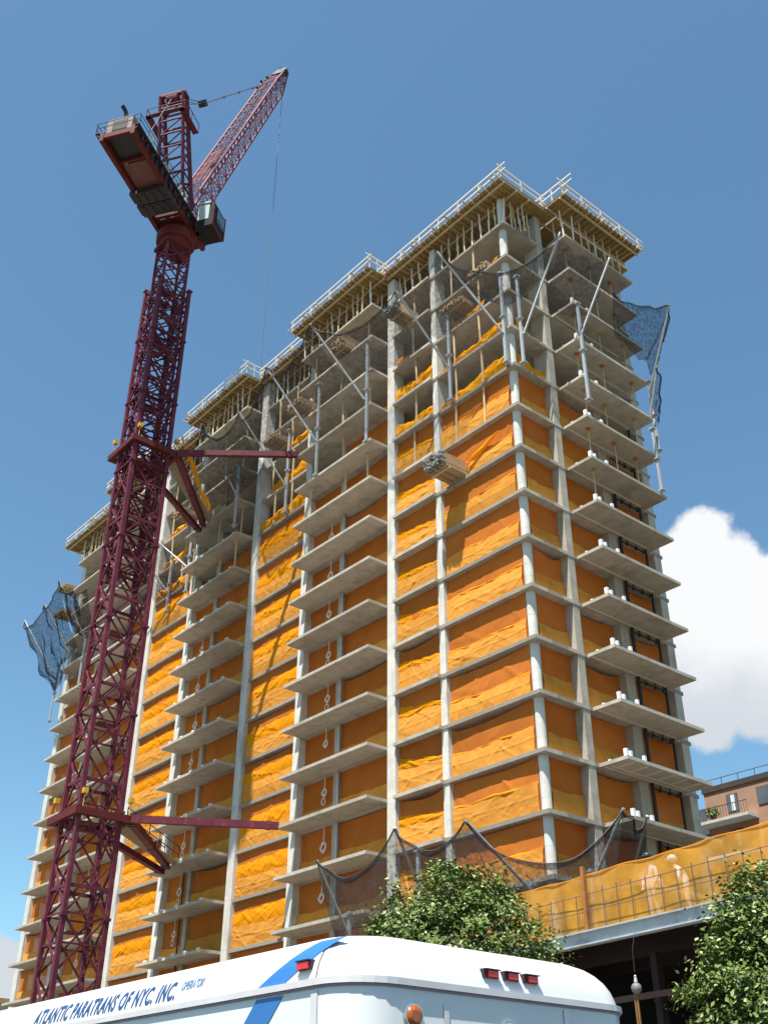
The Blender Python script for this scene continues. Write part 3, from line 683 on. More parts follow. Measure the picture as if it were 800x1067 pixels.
def swag(label, A, B, a, b, sag, sag2=None, band=True, mk='debris', res=(22, 12), rip=.12):
    """net slung between boom tips A, B (outer edge, sagging) and points a, b at the tower"""
    A, B, a, b = Vector(A), Vector(B), Vector(a), Vector(b); sag2 = sag*.55 if sag2 is None else sag2; ph = random.uniform(0, 9)
    def fn(u, v):
        o = A.lerp(B, u); i = a.lerp(b, u); p = o.lerp(i, v)
        sg = (sag*(1-v)+sag2*v)*4*u*(1-u) + sag*.5*sin(pi*v)*.8
        nz = mnoise.noise(Vector((u*5+ph, v*4, ph)))*rip*3*min(1, 6*u*(1-u)+.25)
        return p + Vector((nz*.6, nz*.6, -sg+nz))
    t = thing('safety_net', label, 'safety net', tuple((A+B)/2), NG)
    g_ = MB(); g_.grid(fn, *res); g_.build('mesh', M[mk], t, True)
    if band:
        bb = MB(); bb.grid(lambda u, v: fn(u, .0) + Vector((.05*sin(v*7), .05*cos(v*5), -.20*v*(.3+1.0*sin(pi*u))+.03*sin(u*17+v*3))), 24, 3); bb.build('bunched_edge', M['debrisdense'], t, True)
        rp_ = MB(); rp_.tube([fn(u/20, 0) for u in range(21)], .018, 5); rp_.build('edge_rope', M['rope'], t)
    return t
T = dict(a=(-2.3,-3.7,49.6), b=(-6.1,-3.8,49.0), e=(-14.3,-4.6,51.3), f=(-19.5,-4.7,50.7), g=(-24.2,-3.8,49.7), h=(-28.6,-4.4,50.8), c=(2.9,1.9,50.9), d=(3.7,5.6,50.5), j=(4.3,10.7,49.2))
swag('dark net sagging round the corner column under the formwork', T['a'], T['c'], (-1.5,-.1,lv(11)+.3), (.2,1.5,lv(11)+.6), 2.6, .8)
swag('pale see-through net on front of the right face balconies', T['c'], T['d'], (.4,2.6,lv(11)), (1.9,5.4,lv(11)-.2), 1.2, .6, band=False)
swag('black net on rear of right face under the formwork', (2.3,7.4,49.6), T['j'], (1.9,7.6,46.6), (1.9,10.6,45.8), .8, .5, mk='debrisblack')
swag('crumpled black net hanging past the rear edge of right face', T['j'], (3.0,10.9,46.8), (1.9,10.65,46.2), (1.9,10.9,44.2), .5, .2, mk='debrisblack')
swag('torn blue-grey net low beyond the rear edge of right face', (3.2,9.8,44.3), (2.3,10.7,41.6), (1.95,10.3,43.2), (1.9,10.75,40.8), .4, .2)
swag('dark net slung over the wide bay left of round corner column', T['b'], T['a'], (-6.2,-.2,lv(11)-.2), (-1.2,-.2,lv(11)-.1), 1.4, .4, band=False)
swag('dark net slung from boom above rightmost pier', T['e'], T['b'], (-12.2,-1.6,lv(11)), (-7.6,-.2,lv(11)-.2), 2.0, .5)
swag('dark net slung over balconies left of rightmost pier', T['f'], T['e'], (-18.5,-1.6,lv(11)), (-13.2,-1.6,lv(11)), 2.1, .5)
swag('dark net slung over bright bay right of middle pier', T['g'], T['f'], (-24.5,-.2,lv(11)-.3), (-20.0,-1.6,lv(11)), 2.0, .5)
swag('dark net slung over balconies left of middle pier', T['h'], T['g'], (-29.5,-1.6,lv(10)+.4), (-25.5,-.2,lv(11)-.2), 2.0, .5)
swag('black bunched net above upper tie beam beside crane mast', (-34.4,-3.6,50.9), T['h'], (-34.6,-1.6,lv(10)+1), (-29.8,-1.6,lv(10)+.8), 2.8, .5)
swag('grey net lying below the upper walkway by crane mast', (-41.0,-2.8,45.6), (-36.6,-2.6,44.6), (-41,-.2,lv(9)-.4), (-36.6,-.2,lv(9)-.4), .9, .3, band=False)
swag('blue-tinted net on far left wing, top of three', (-56.2,-2.9,48.6), (-52.4,-1.6,46.6), (-57.6,.1,lv(10)+.2), (-52.6,.1,lv(9)+1), 1.0, .3, mk='debrisblack', rip=.2)
swag('blue-tinted net on far left wing, middle of three', (-60.0,-2.4,47.6), (-56.2,-2.9,48.6), (-60.2,.1,lv(9)+.4), (-56.5,.1,lv(9)+1.2), 1.2, .3, mk='debrisblack', rip=.2)
swag('blue-tinted net on outer corner of far left wing, lowest of three', (-64.4,-2.45,47.5), (-60.0,-2.4,47.6), (-60.3,.1,lv(8)+.9), (-58.6,.1,lv(8)+1.8), 1.3, .3, mk='debrisblack', rip=.2)
swag('grey net draped from leaning boom in front of round corner column', (-1.9,-3.5,14.55), (2.4,2.3,15.25), (-1.2,-.2,lv(-2)+.3), (.3,2.3,lv(-2)+.8), 2.2, .3, mk='debrislow', rip=.05)
swag('grey net between low booms right of rightmost pier', (-6.7,-3.5,15.2), (-1.9,-3.5,14.55), (-8.0,-.2,lv(-2)+.4), (-1.4,-.2,lv(-2)+.3), 1.2, .2, mk='debrislow', rip=.05)
swag('grey net between low booms left of rightmost pier', (-12.86,-3.5,14.8), (-6.7,-3.5,15.2), (-12.6,-1.6,lv(-2)+.4), (-8.2,-.2,lv(-2)+.4), 1.5, .2, mk='debrislow', rip=.05)
swag('dark net bundled between the low booms on right face', (2.4,2.3,15.25), (2.3,4.1,15.25), (.3,2.4,lv(-2)+.4), (.3,5.0,lv(-2)+.6), .8, .2, mk='debrisdense')

# ================================================================== TOWER CRANE
CX, CY = -24.95, -10.55
crane = thing('tower_crane', 'maroon luffing tower crane with lattice mast tied to the tower', 'crane', (CX, CY, 0))
hx, hy = 1.06, 1.25
def lattice(mb, cs, z0, z1, npan, ch, lc, mid=True, kbrace=False, heavy=False):
    """four chords at corner offsets cs between heights, X braced on all faces"""
    for (x, y) in cs: mb.bar((x,y,z0), (x,y,z1), ch)
    for i in range(npan):
        a = z0+(z1-z0)*i/npan; b = z0+(z1-z0)*(i+1)/npan
        for k in range(4):
            (xa, ya), (xb, yb) = cs[k], cs[(k+1) % 4]
            mb.bar((xa,ya,a), (xb,yb,b), lc); mb.bar((xb,yb,a), (xa,ya,b), lc)
            if mid: mb.bar((xa,ya,(a+b)/2), (xb,yb,(a+b)/2), lc*1.1, lc*(1.9 if (heavy and i % 2 == 0) else 1.0))
            if i == 0: mb.bar((xa,ya,a+.04), (xb,yb,a+.04), lc*.9)
CS = [(CX-hx,CY-hy), (CX+hx,CY-hy), (CX+hx,CY+hy), (CX-hx,CY+hy)]
SEC = 5.8; z = 1.2
b = MB(); b.box(CX-2.6, CY-2.6, 0, CX+2.6, CY+2.6, 1.2); b.build('footing', M['conc'], crane)
while z < 58.5:
    z1 = min(z+SEC, 58.4); mb = MB(); lattice(mb, CS, z+.0, z1-.02, 2, .25, .10, True, heavy=True)
    for (x, y) in CS: mb.box(x-.19, y-.19, z1-.16, x+.19, y+.19, z1-.02)
    # ladder up one corner
    for q in range(int((z1-z)/.5)): mb.bar((CX-.55, CY+hy-.25, z+q*.5), (CX-.15, CY+hy-.25, z+q*.5), .035)
    mb.bar((CX-.55, CY+hy-.25, z), (CX-.55, CY+hy-.25, z1-.03), .05); mb.bar((CX-.15, CY+hy-.25, z), (CX-.15, CY+hy-.25, z1-.03), .05)
    # rest platform inside
    mb.box(CX+.1, CY-.8, z1-.9, CX+.9, CY+.2, z1-.85)
    mb.build('mast_section', M['maroon'], crane); z += SEC
ix, iy = .80, .95
IC = [(CX-ix,CY-iy), (CX+ix,CY-iy), (CX+ix,CY+iy), (CX-ix,CY+iy)]
z = 33.2
while z < 62.6:
    z1 = min(z+4.9, 62.7); mb = MB(); lattice(mb, IC, z, z1-.02, 3, .18, .085, True)
    mb.box(CX-.65, CY-.75, z1-.5, CX+.0, CY+.3, z1-.44)
    for (x, y) in IC: mb.box(x-.15, y-.15, z1-.14, x+.15, y+.15, z1-.02)
    mb.build('inner_mast', M['maroon'], crane); z += 4.9
def collar(z, h):
    mb = MB(); X0, X1, Y0, Y1 = CX-2.25, CX+1.3, CY-1.48, CY+1.85
    for y_ in (Y0, Y1): mb.box(X0, y_-.14, z-h/2, X1+.14, y_+.14, z+h/2)
    for x_ in (X0+.14, X1): mb.box(x_-.14, Y0+.145, z-h/2+.01, x_+.14, Y1-.145, z+h/2-.01)
    mb.box(CX-hx-.3, Y0+.15, z-h/2+.02, CX-hx-.18, Y1-.15, z+h/2-.02)
    co = mb.build('collar', M['rust'], crane)
    for (x_, y_) in ((X0+.6, Y0), (X1, Y0+.3), (X1-.1, Y1-.1)):
        fl = MB(); fl.tube([(x_, y_, z+h/2), (x_, y_, z+h/2+.8)], .03, 6); fl.box(x_-.14, y_-.14, z+h/2+.75, x_+.14, y_+.14, z+h/2+1.05)
        fl.build('work_lamp', M['floodyellow'], co)
def walkway(p, q, z, wdt, label, netted):
    p, q = Vector((*p, z)), Vector((*q, z)); d = (q-p).normalized(); nr = Vector((-d.y, d.x, 0))
    mb = MB(); mb.bar(p, q, wdt, .06); w_ = mb.build('walkway', M['concdark'], crane)
    k = int((q-p).length/.3); mb = MB()
    for i in range(k): mb.bar(p+d*(i*.3)-nr*wdt*.48-Vector((0,0,.05)), p+d*(i*.3)+nr*wdt*.48-Vector((0,0,.05)), .04, .04)
    mb.build('tread', M['timber'], w_)
    mb = MB()
    for s in (-1, 1):
        for h in (.5, 1.0): mb.bar(p+nr*s*wdt*.5+Vector((0,0,h)), q+nr*s*wdt*.5+Vector((0,0,h)), .04)
        for i in range(6): mb.bar(p+(q-p)*i/5+nr*s*wdt*.5, p+(q-p)*i/5+nr*s*wdt*.5+Vector((0,0,1.05)), .04)
    mb.build('handrail', M['timber' if netted else 'maroon'], w_)
    if netted:
        p2, q2 = Vector((CX+1.55, CY+1.75, z+.2)), Vector((-31.6, -1.45, z+.2))
        mb = MB(); mb.grid(lambda u, v: p2.lerp(q2, u)-nr*(.10+.10*sin(u*11+v*3)*v)+Vector((0,0,.02+v*(.35+.15*sin(u*7)+1.0*u))), 24, 8)
        mb.build('orange_screen', M['netmid'], w_, True)
for z, zt, net_ in ((18.15, 18.25, False), (43.35, 44.4, True)):
    collar(z, .42)
    ze = zt-.02
    def strut(p, q, a=.34, b_=.42):
        mb = MB(); mb.bar(p, q, a, b_)
        d = (Vector(q)-Vector(p))
        for t_ in (.04, .52, .93):
            c_ = Vector(p)+d*t_; mb.bar(c_-d.normalized()*.15, c_+d.normalized()*.15, a+.06, b_+.06)
        mb.build('tie_beam', M['maroon'], crane)
    strut((CX+1.5, CY+1.75, z), (-19.45, -1.45, ze), .30, .40)
    strut((CX+1.25, CY+1.9, z-.05), (-32.0, -1.5, ze-.1), .40, .42)
    strut((CX-2.0, CY+1.9, z-.3), (-32.6, -1.5, ze-.35), .36, .36)
    walkway((CX-.4, CY+1.9), (-31.4, -1.6), ze-.02, 1.0, '', net_)
# slewing part
E1 = Vector((-.553, .833, 0)); E2 = Vector((.833, .553, 0)); C0 = Vector((CX, CY, 0))
def S(r_, l, z): return C0 + E1*r_ + E2*l + Vector((0,0,z))
def sbox(mb, r0, l0, z0, r1, l1, z1, mi=0):
    vs = [S(r0,l0,z0), S(r1,l0,z0), S(r1,l1,z0), S(r0,l1,z0), S(r0,l0,z1), S(r1,l0,z1), S(r1,l1,z1), S(r0,l1,z1)]
    mb.add(vs, [(0,1,2,3),(4,7,6,5),(0,4,5,1),(1,5,6,2),(2,6,7,3),(3,7,4,0)], mi)
mb = MB(); mb.tube([(CX,CY,62.5),(CX,CY,63.2),(CX,CY,63.25),(CX,CY,64.0),(CX,CY,64.5)], [.95,1.2,1.45,1.5,1.3], 24); mb.box(CX-1.05,CY-1.2,62.55,CX+1.05,CY+1.2,62.85); mb.build('slewing_ring', M['rust'], crane)
ZK = 64.5
mb = MB()
for l in (-1.25, 1.25): sbox(mb, -9.8, l-.16, ZK, 2.3, l+.16, ZK+.95)
for r_ in (-9.64, -7.3, -3.9, -1.6, .4, 2.14): sbox(mb, r_-.12, -1.09, ZK+.3, r_+.12, 1.09, ZK+.75)
dk = mb.build('machinery_deck', M['rust'], crane)
mb = MB(); sbox(mb, -7.1, -.95, ZK+.3, -4.1, .95, ZK+.36); mb.build('belly_plate', M['belly'], dk)
for bx in ((-1.4, -1.08, ZK+.3, 2.0, 1.08, ZK+.36), (-3.7, -1.08, ZK+.5, -1.8, 1.08, ZK+.56), (-9.4, -1.0, ZK+.6, -7.4, 1.0, ZK+.66)):
    mb = MB(); sbox(mb, *bx)
    if bx[0] == -1.4:
        for k in range(5): sbox(mb, -1.2+k*.6, -.9, ZK+.18, -1.0+k*.6, .9, ZK+.302)
    mb.build('floor_plate', M['rust' if bx[0] > -9 else 'darksteel'], dk)
for r0, r1 in ((-4.9, -3.75), (-3.65, -2.5)):
    mb = MB(); sbox(mb, r0, -1.42, ZK-.35, r1, 1.42, ZK-.01); sbox(mb, r0+.1, -1.6, ZK-.2, r1-.1, -1.43, ZK+.2); [sbox(mb, r0+.15, -1.2+q*.62, ZK-.42, r1-.15, -.95+q*.62, ZK-.352) for q in range(4)]; mb.build('counterweight', M['darksteel'], crane)
mb = MB(); sbox(mb, -9.5, -1.15, ZK+.97, -7.6, .9, ZK+2.5); gb = mb.build('engine_box', M['genbox'], crane)
mb = MB(); sbox(mb, -9.53, -.7, ZK+1.2, -9.505, .5, ZK+2.2); mb.build('grille', M['darksteel'], gb)
mb = MB(); mb.tube([S(-9.0,-.1,ZK+2.5), S(-9.0,-.1,ZK+3.4), S(-9.15,-.15,ZK+3.7), S(-9.5,-.25,ZK+3.9)], .16, 8); mb.build('exhaust_stack', M['black'], gb)
mb = MB()
sbox(mb, -7.4, -.9, ZK+.97, -5.6, .9, ZK+2.0)
for r_ in (-5.0, -3.6): mb.tube([S(r_,-.9,ZK+1.6), S(r_,.9,ZK+1.6)], .55, 14)
mb.build('winch', M['darksteel'], crane)
mb = MB()
for s_ in (-1, 1):
    sbox(mb, -9.9, 1.42, ZK+.75, 2.3, 1.78, ZK+.80) if s_ > 0 else sbox(mb, -9.9, -1.78, ZK+.75, 2.3, -1.42, ZK+.80)
    for k in range(10):
        r_ = -9.8+k*1.33; mb.bar(S(r_, s_*1.76, ZK+.8), S(r_, s_*1.76, ZK+1.8), .04)
        mb.bar(S(r_, s_*1.42, ZK+.4), S(r_, s_*1.76, ZK+.78), .06)
    for h in (1.3, 1.8): mb.bar(S(-9.9, s_*1.76, ZK+h), S(2.3, s_*1.76, ZK+h), .04)
for h in (1.3, 1.8): mb.bar(S(-9.9, -1.76, ZK+h), S(-9.9, 1.76, ZK+h), .04)
mb.build('side_walkway', M['darksteel'], dk)
rr = random.Random(3)
mb = MB()
for k in range(26):
    r_ = rr.uniform(-9.3, .6); l = rr.choice([1.5, 1.6, 1.75, -1.6]); mb.bar(S(r_, l, ZK+.8), S(r_+rr.uniform(-.4,.4), l, ZK+rr.uniform(1.1,1.6)), rr.uniform(.06,.3), rr.uniform(.06,.25))
mb.build('fittings', M['cabgreen'], dk)
for k in range(14):
    mb = MB(); r_ = -9+k*.76; sbox(mb, r_, 1.412, ZK+rr.uniform(.1,.3), r_+rr.uniform(.2,.45), 1.62, ZK+rr.uniform(.4,.7)); mb.build('gear_box', M['darksteel'], dk)
mb = MB(); sbox(mb, -.4, 1.9, ZK-.2, 1.6, 3.3, ZK+2.2); cabo = mb.build('cab', M['cabdark'], crane)
mb = MB(); sbox(mb, 1.605, 2.05, ZK+.6, 1.63, 3.2, ZK+2.0); sbox(mb, .2, 3.305, ZK+.7, 1.5, 3.33, ZK+2.0); mb.build('window', M['glass'], cabo)
mb = MB(); sbox(mb, -.43, 1.95, ZK+.5, -.405, 2.9, ZK+2.15); sbox(mb, -.5, 1.85, ZK+2.2, 1.0, 3.0, ZK+2.35); mb.build('side_panel', M['cabgreen'], cabo)
mb = MB(); [mb.bar(S(a,b2,ZK-.2), S(a,b2,ZK+2.3), .08) for a in (-.42, 1.62) for b2 in (1.88, 3.32)]; mb.bar(S(-.42,3.32,ZK-.22),S(1.62,3.32,ZK-.22),.08); mb.bar(S(-.42,3.32,ZK+.9),S(1.62,3.32,ZK+.9),.07); mb.build('cab_frame', M['maroon'], cabo)
# A-frame
mb = MB(); TR, TZ = -3.4, 76.9
for l in (-1.05, 1.05):
    mb.bar(S(.5, l, ZK+.9), S(TR+.3, l*.98, TZ), .26); mb.bar(S(-1.3, l, ZK+.9), S(TR-.4, l*.98, TZ), .22)
    for k in range(1, 9):
        t_ = k/9; a = S(.5, l, ZK+.9).lerp(S(TR+.3, l, TZ), t_); b2 = S(-1.3, l, ZK+.9).lerp(S(TR-.4, l, TZ), t_); b3 = S(-1.3, l, ZK+.9).lerp(S(TR-.4, l, TZ), (k-1)/9)
        mb.bar(a, b2, .10); mb.bar(a, b3, .08)
for k in range(2, 10):
    t_ = k/9
    for q0, q1 in (((.5), (TR+.3)), ((-1.3), (TR-.4))):
        a = S(q0, -1.05, ZK+.9).lerp(S(q1, -1.03, TZ), t_); b2 = S(q0, 1.05, ZK+.9).lerp(S(q1, 1.03, TZ), t_); mb.bar(a, b2, .12)
        if k % 2: mb.bar(S(q0, -1.05, ZK+.9).lerp(S(q1, -1.03, TZ), t_-1/9), b2, .08)
for r_ in (TR-.3, TR+.3): mb.bar(S(r_, -1.2, TZ), S(r_, 1.2, TZ), .3)
for l in (-1.05, 1.05): mb.bar(S(TR-.45, l, TZ), S(TR+.45, l, TZ), .3)
mb.tube([S(TR,-.5,TZ-.3), S(TR,.5,TZ-.3)], .45, 12)
af = mb.build('a_frame', M['maroon'], crane)
mb = MB()
for s_ in (-1, 1): mb.bar(S(TR-.9, s_*1.5, TZ-3), S(TR+1.7, s_*1.5, TZ-3), .5, .05); mb.bar(S(TR-.9, s_*1.7, TZ-2), S(TR+1.7, s_*1.7, TZ-2), .05)
for r_ in (-.9, .4, 1.7):
    for s_ in (-1, 1): mb.bar(S(TR+r_, s_*1.7, TZ-3), S(TR+r_, s_*1.7, TZ-2), .05)
mb.bar(S(TR-.9,-1.7,TZ-3),S(TR-.9,1.7,TZ-3),.35,.05); mb.bar(S(TR-.9,-1.7,TZ-2),S(TR-.9,1.7,TZ-2),.05)
mb.build('access_platform', M['maroon'], af)
# jib
FT = S(.25, 0, ZK+1.5); TP = S(17.45, 0, 107.6); jd = (TP-FT).normalized(); JL = (TP-FT).length; jn = E2.cross(jd).normalized()
if jn.z < 0: jn = -jn
def jhw(t):
    if t < .10: return .25+.62*t/.10, .35+.52*t/.10
    if t > .86: return .87-.45*(t-.86)/.14, .87-.55*(t-.86)/.14
    return .87, .87
def J(t, a, b_):
    h1, h2 = jhw(t); return FT + jd*JL*t + E2*a*h1 + jn*b_*h2
mb = MB(); K = 34; ts = [i/K for i in range(K+1)]
kn = [0, .10, .4, .7, .86, 1]
for a in (-1, 1):
    for b_ in (-1, 1):
        for i in range(5): mb.bar(J(kn[i],a,b_), J(kn[i+1],a,b_), .15)
for i in range(K):
    t0, t1 = ts[i], ts[i+1]; fl = i % 2
    for fc in range(4):
        if fc < 2: s_ = (-1, 1)[fc]; p0, p1, q0, q1 = J(t0,-1,s_), J(t0,1,s_), J(t1,-1,s_), J(t1,1,s_)
        else: s_ = (-1, 1)[fc-2]; p0, p1, q0, q1 = J(t0,s_,-1), J(t0,s_,1), J(t1,s_,-1), J(t1,s_,1)
        mb.bar(p0 if fl else p1, q1 if fl else q0, .065)
        mb.bar(p0, p1, .055)
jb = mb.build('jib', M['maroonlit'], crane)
mb = MB(); mb.tube([J(.995,-1.3,0), J(.995,1.3,0)], .35, 12); mb.bar(J(.93,0,1.2), J(1.01,0,1.3), 1.2, .08); mb.tube([J(.97,.4,1.2),J(.97,.4,2.2)], .03, 6); mb.tube([J(.99,-.6,1.2),J(.99,-.6,1.9)], .03, 6)
for t_ in (.80, .85, .9): mb.ball(J(t_, -1, 1.25), .16, 8, 6)
mb.build('jib_head', M['darksteel'], jb)
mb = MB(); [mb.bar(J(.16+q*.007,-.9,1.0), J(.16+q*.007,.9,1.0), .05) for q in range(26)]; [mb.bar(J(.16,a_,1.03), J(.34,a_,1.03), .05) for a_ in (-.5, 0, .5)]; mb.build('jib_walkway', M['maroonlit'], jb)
BLK = S(1.2, 0, 81.9); CON = J(.84, 0, 1.0)
mb = MB(); mb.bar(BLK-(CON-BLK).normalized()*.4, BLK+(CON-BLK).normalized()*.4, .6, .6); mb.build('pulley_block', M['darksteel'], crane)
mb = MB(); mb.tube([BLK, CON], .07, 6); mb.tube([BLK+E2*.3, J(.84,.8,1)], .05, 6)
for t_ in (.28, .5, .72): mb.ball(BLK.lerp(CON, t_), .16, 8, 6)
mb.build('pendant_line', M['rope'], crane)
mb = MB(); mb.tube([BLK-E2*.3, S(TR,-.5,TZ+.1)], .035, 5); mb.tube([BLK+E2*.3, S(TR,.5,TZ-.2)], .035, 5); mb.tube([BLK, S(TR,.2,TZ-1.0)], .035, 5)
mb.tube([S(TR-.2,0,TZ-.2), S(-7.0,0,ZK+1.6)], .035, 5); mb.tube([S(-.3,-1.0,ZK+2), S(-9.4,-1.5,ZK+2.0)], .03, 5); mb.build('luffing_rope', M['rope'], crane)
hp = J(1.0, .0, -.6); mb = MB(); mb.tube([hp, (hp.x, hp.y, 88), (hp.x-.2, hp.y+.2, 62)], .028, 5); mb.build('hoist_rope', M['rope'], crane)

# ================================================================== FENCED DECK ABOVE THE PAVEMENT
DA = Vector((8.6, -12.02, 0)); DBp = Vector((27.0, -14.55, 0)); dd_ = (DBp-DA).normalized(); dn = Vector((dd_.y, -dd_.x, 0)); DL = (DBp-DA).length; ZS = 7.05
def D(u, o, z): return DA + dd_*u - dn*o + Vector((0,0,z))       # u along, o inward from the front edge
shed = thing('scaffold_deck', 'raised steel deck with grey edge beam over hoarding coloured as shade, at foot of tower', 'deck', tuple(D(DL/2, 4, 0)))
def dbox(mb, u0, o0, z0, u1, o1, z1):
    vs = [D(u0,o0,z0), D(u1,o0,z0), D(u1,o1,z0), D(u0,o1,z0), D(u0,o0,z1), D(u1,o0,z1), D(u1,o1,z1), D(u0,o1,z1)]
    mb.add(vs, [(0,3,2,1),(4,5,6,7),(0,1,5,4),(1,2,6,5),(2,3,7,6),(3,0,4,7)])
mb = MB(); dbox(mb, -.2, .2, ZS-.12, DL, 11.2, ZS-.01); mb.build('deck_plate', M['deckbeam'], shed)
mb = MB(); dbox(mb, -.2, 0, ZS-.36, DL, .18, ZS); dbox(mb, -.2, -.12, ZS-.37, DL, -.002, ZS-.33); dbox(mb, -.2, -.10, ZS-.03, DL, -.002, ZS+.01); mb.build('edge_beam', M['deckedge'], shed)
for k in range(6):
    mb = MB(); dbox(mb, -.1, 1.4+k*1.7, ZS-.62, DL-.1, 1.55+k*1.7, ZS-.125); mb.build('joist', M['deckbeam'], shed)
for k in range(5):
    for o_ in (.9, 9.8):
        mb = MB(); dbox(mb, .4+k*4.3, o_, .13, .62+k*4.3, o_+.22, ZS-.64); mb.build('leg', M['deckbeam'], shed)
mb = MB(); dbox(mb, -6, 10.3, 0, DL, 10.45, ZS-.13); dbox(mb, -.19, .4, 0, -.05, 10.29, ZS-.125); mb.build('hoarding', M['hoard'], shed)  # added backing, its black stands for shade under the deck
mb = MB(); dbox(mb, 0, .35, 5.2, DL, .45, 5.35); dbox(mb, 0, 6, 4.6, DL, 6.1, 4.75); mb.build('rail', M['deckbeam'], shed)
fn_ = thing('deck_fence', 'translucent orange net fence with wire grid and posts along the deck', 'fence', tuple(D(5, .1, ZS)))
f5 = folds(random.Random(8), 18, 1.7, 60, .09, .12, (.2, .9))
def ftop(u): return 1.50 + .018*sin(u*1.7)+.015*sin(u*3.9+1) + .03*min(1, max(0, (u-7)/4))
mb = MB(); mb.grid(lambda u, v: D(u*DL, .10-f5(u*DL, v*1.6)*.2-.015*sin(pi*v)-.02*sin(u*60+v*5)*v, ZS+.02+v*ftop(u*DL)), 150, 16); mb.build('net_sheet', M['fence'], fn_, True)
mb = MB(); mb.tube([D(u, .09, ZS+ftop(u)) for u in [i*.25 for i in range(int(DL/.25))]], .016, 6); mb.build('top_rope', M['fence'], fn_)
for u in (3.4, 12.4, 16.6):
    mb = MB(); mb.bar(D(u,-.03,ZS), D(u,-.03,ZS+1.72), .10, .10); mb.build('post', M['postbrown' if u < 10 else 'yellow'], fn_)
mb = MB()
for i in range(int(DL/.55)): mb.bar(D(.3+i*.55, -.045, ZS+.02), D(.3+i*.55, -.045, ZS+1.02+.05*sin(i)), .018)
for z in (.5, .95): mb.bar(D(0, -.03, ZS+z), D(DL, -.03, ZS+z), .012, .016)
mb.build('wire_grid', M['rope'], fn_)
mb = MB(); f6 = folds(random.Random(9), 7, 3, 30, .14, .18, (.2, 1.2))
mb.grid(lambda u, v: D(9.6+u*7, .9-f6(u*7, v*2.6), ZS+.3+v*(2.1+.25*sin(u*7))), 50, 20)
tag(mb.build('tall_netting', M['fence'], None, True), 'taller bright orange netting screen behind fence at right edge', 'netting')
mb = MB(); dbox(mb, 8.6, 1.3, ZS+.95, 15, 1.5, ZS+1.1); dbox(mb, 8.9, 1.3, ZS, 9.0, 1.45, ZS+.95); dbox(mb, 13, 1.3, ZS, 13.1, 1.45, ZS+.95); tag(mb.build('timber_trestle', M['timber']), 'long pale timber trestle behind the orange fence, right of workers', 'trestle')

# workers behind the fence
def person(loc, facing, label, shirt, helm, lean=0.0, arm=0, zs=1.0):
    t = thing('person', label, 'person', tuple(loc), 'workers on the fenced deck', local=True); t.rotation_euler = (0,0,facing)
    J_ = [((0,0,.95), .15), ((0,.01,1.15), .14), ((0,lean*.5,1.36), .165), ((0,lean,1.50), .07), ((0,lean+.03,1.60), .085), ((0,lean+.04,1.68), .10),
          ((.20,lean*.6,1.40), .06), ((.27,lean*.6+.05,1.14), .05), ((.22,.26 if arm else .14,1.05 if arm else .92), .04), ((.21,.36 if arm else .18,1.06 if arm else .84), .045),
          ((-.20,lean*.6,1.40), .06), ((-.27,lean*.6+.03,1.14), .05), ((-.24,.12,.92), .04), ((-.23,.15,.83), .045),
          ((.10,0,.88), .105), ((.11,.03,.50), .075), ((.12,-.01,.10), .05), ((.13,.16,.04), .05),
          ((-.10,0,.88), .105), ((-.12,.01,.50), .075), ((-.13,-.04,.10), .05), ((-.14,.13,.04), .05)]
    J_ = [((a[0], a[1], a[2]*zs), r_) for a, r_ in J_]
    E_ = [(0,1),(1,2),(2,3),(3,4),(4,5),(2,6),(6,7),(7,8),(8,9),(2,10),(10,11),(11,12),(12,13),(0,14),(14,15),(15,16),(16,17),(0,18),(18,19),(19,20),(20,21)]
    me = bpy.data.meshes.new('body'); me.from_pydata([j[0] for j in J_], E_, [])
    o = bpy.data.objects.new('tmp_body', me); COL.objects.link(o)
    md = o.modifiers.new('s', 'SKIN'); o.modifiers.new('d', 'SUBSURF').levels = 2
    for i, sv_ in enumerate(me.skin_vertices[0].data): sv_.radius = (J_[i][1], J_[i][1]*(.75 if i in (0,1,2) else 1)); sv_.use_root = (i == 0)
    dg = bpy.context.evaluated_depsgraph_get(); ev = o.evaluated_get(dg); nm = bpy.data.meshes.new_from_object(ev)
    bpy.data.objects.remove(o)
    for mm in ('skin', shirt, 'denim', 'black'): nm.materials.append(M[mm])
    for p_ in nm.polygons:
        c_ = Vector((p_.center.x, p_.center.y, p_.center.z/zs)); p_.use_smooth = True
        p_.material_index = 3 if c_.z < .10 else 2 if c_.z < .93 and abs(c_.x) < .2 else 0 if (c_.z > 1.47 or (abs(c_.x) > .18 and c_.z < 1.02)) else 1
    b_ = bpy.data.objects.new('body', nm); COL.objects.link(b_); b_.parent = t
    hm = MB(); hc = (0, lean+.045, 1.68*zs+.055)
    hm.ball(hc, .135, 16, 10, .85); hm.box(-.1, hc[1]+.08, hc[2]-.035, .1, hc[1]+.21, hc[2]-.02); hm.build('helmet', M[helm], t, True)
    fc = MB(); fc.ball((0, lean+.14, 1.68*zs-.05), .022, 8, 6); fc.build('nose', M['skin'], t, True)
    return t
person(D(5.25, .75, ZS), 2.9, 'worker in lilac shirt and dark hard hat behind the orange fence', 'lilac', 'helmetdark')
person(D(6.5, .70, ZS), 2.2, 'stooping worker in white hard hat and white shirt behind orange fence', 'whitecloth', 'helmetwhite', .22, 1, .82)
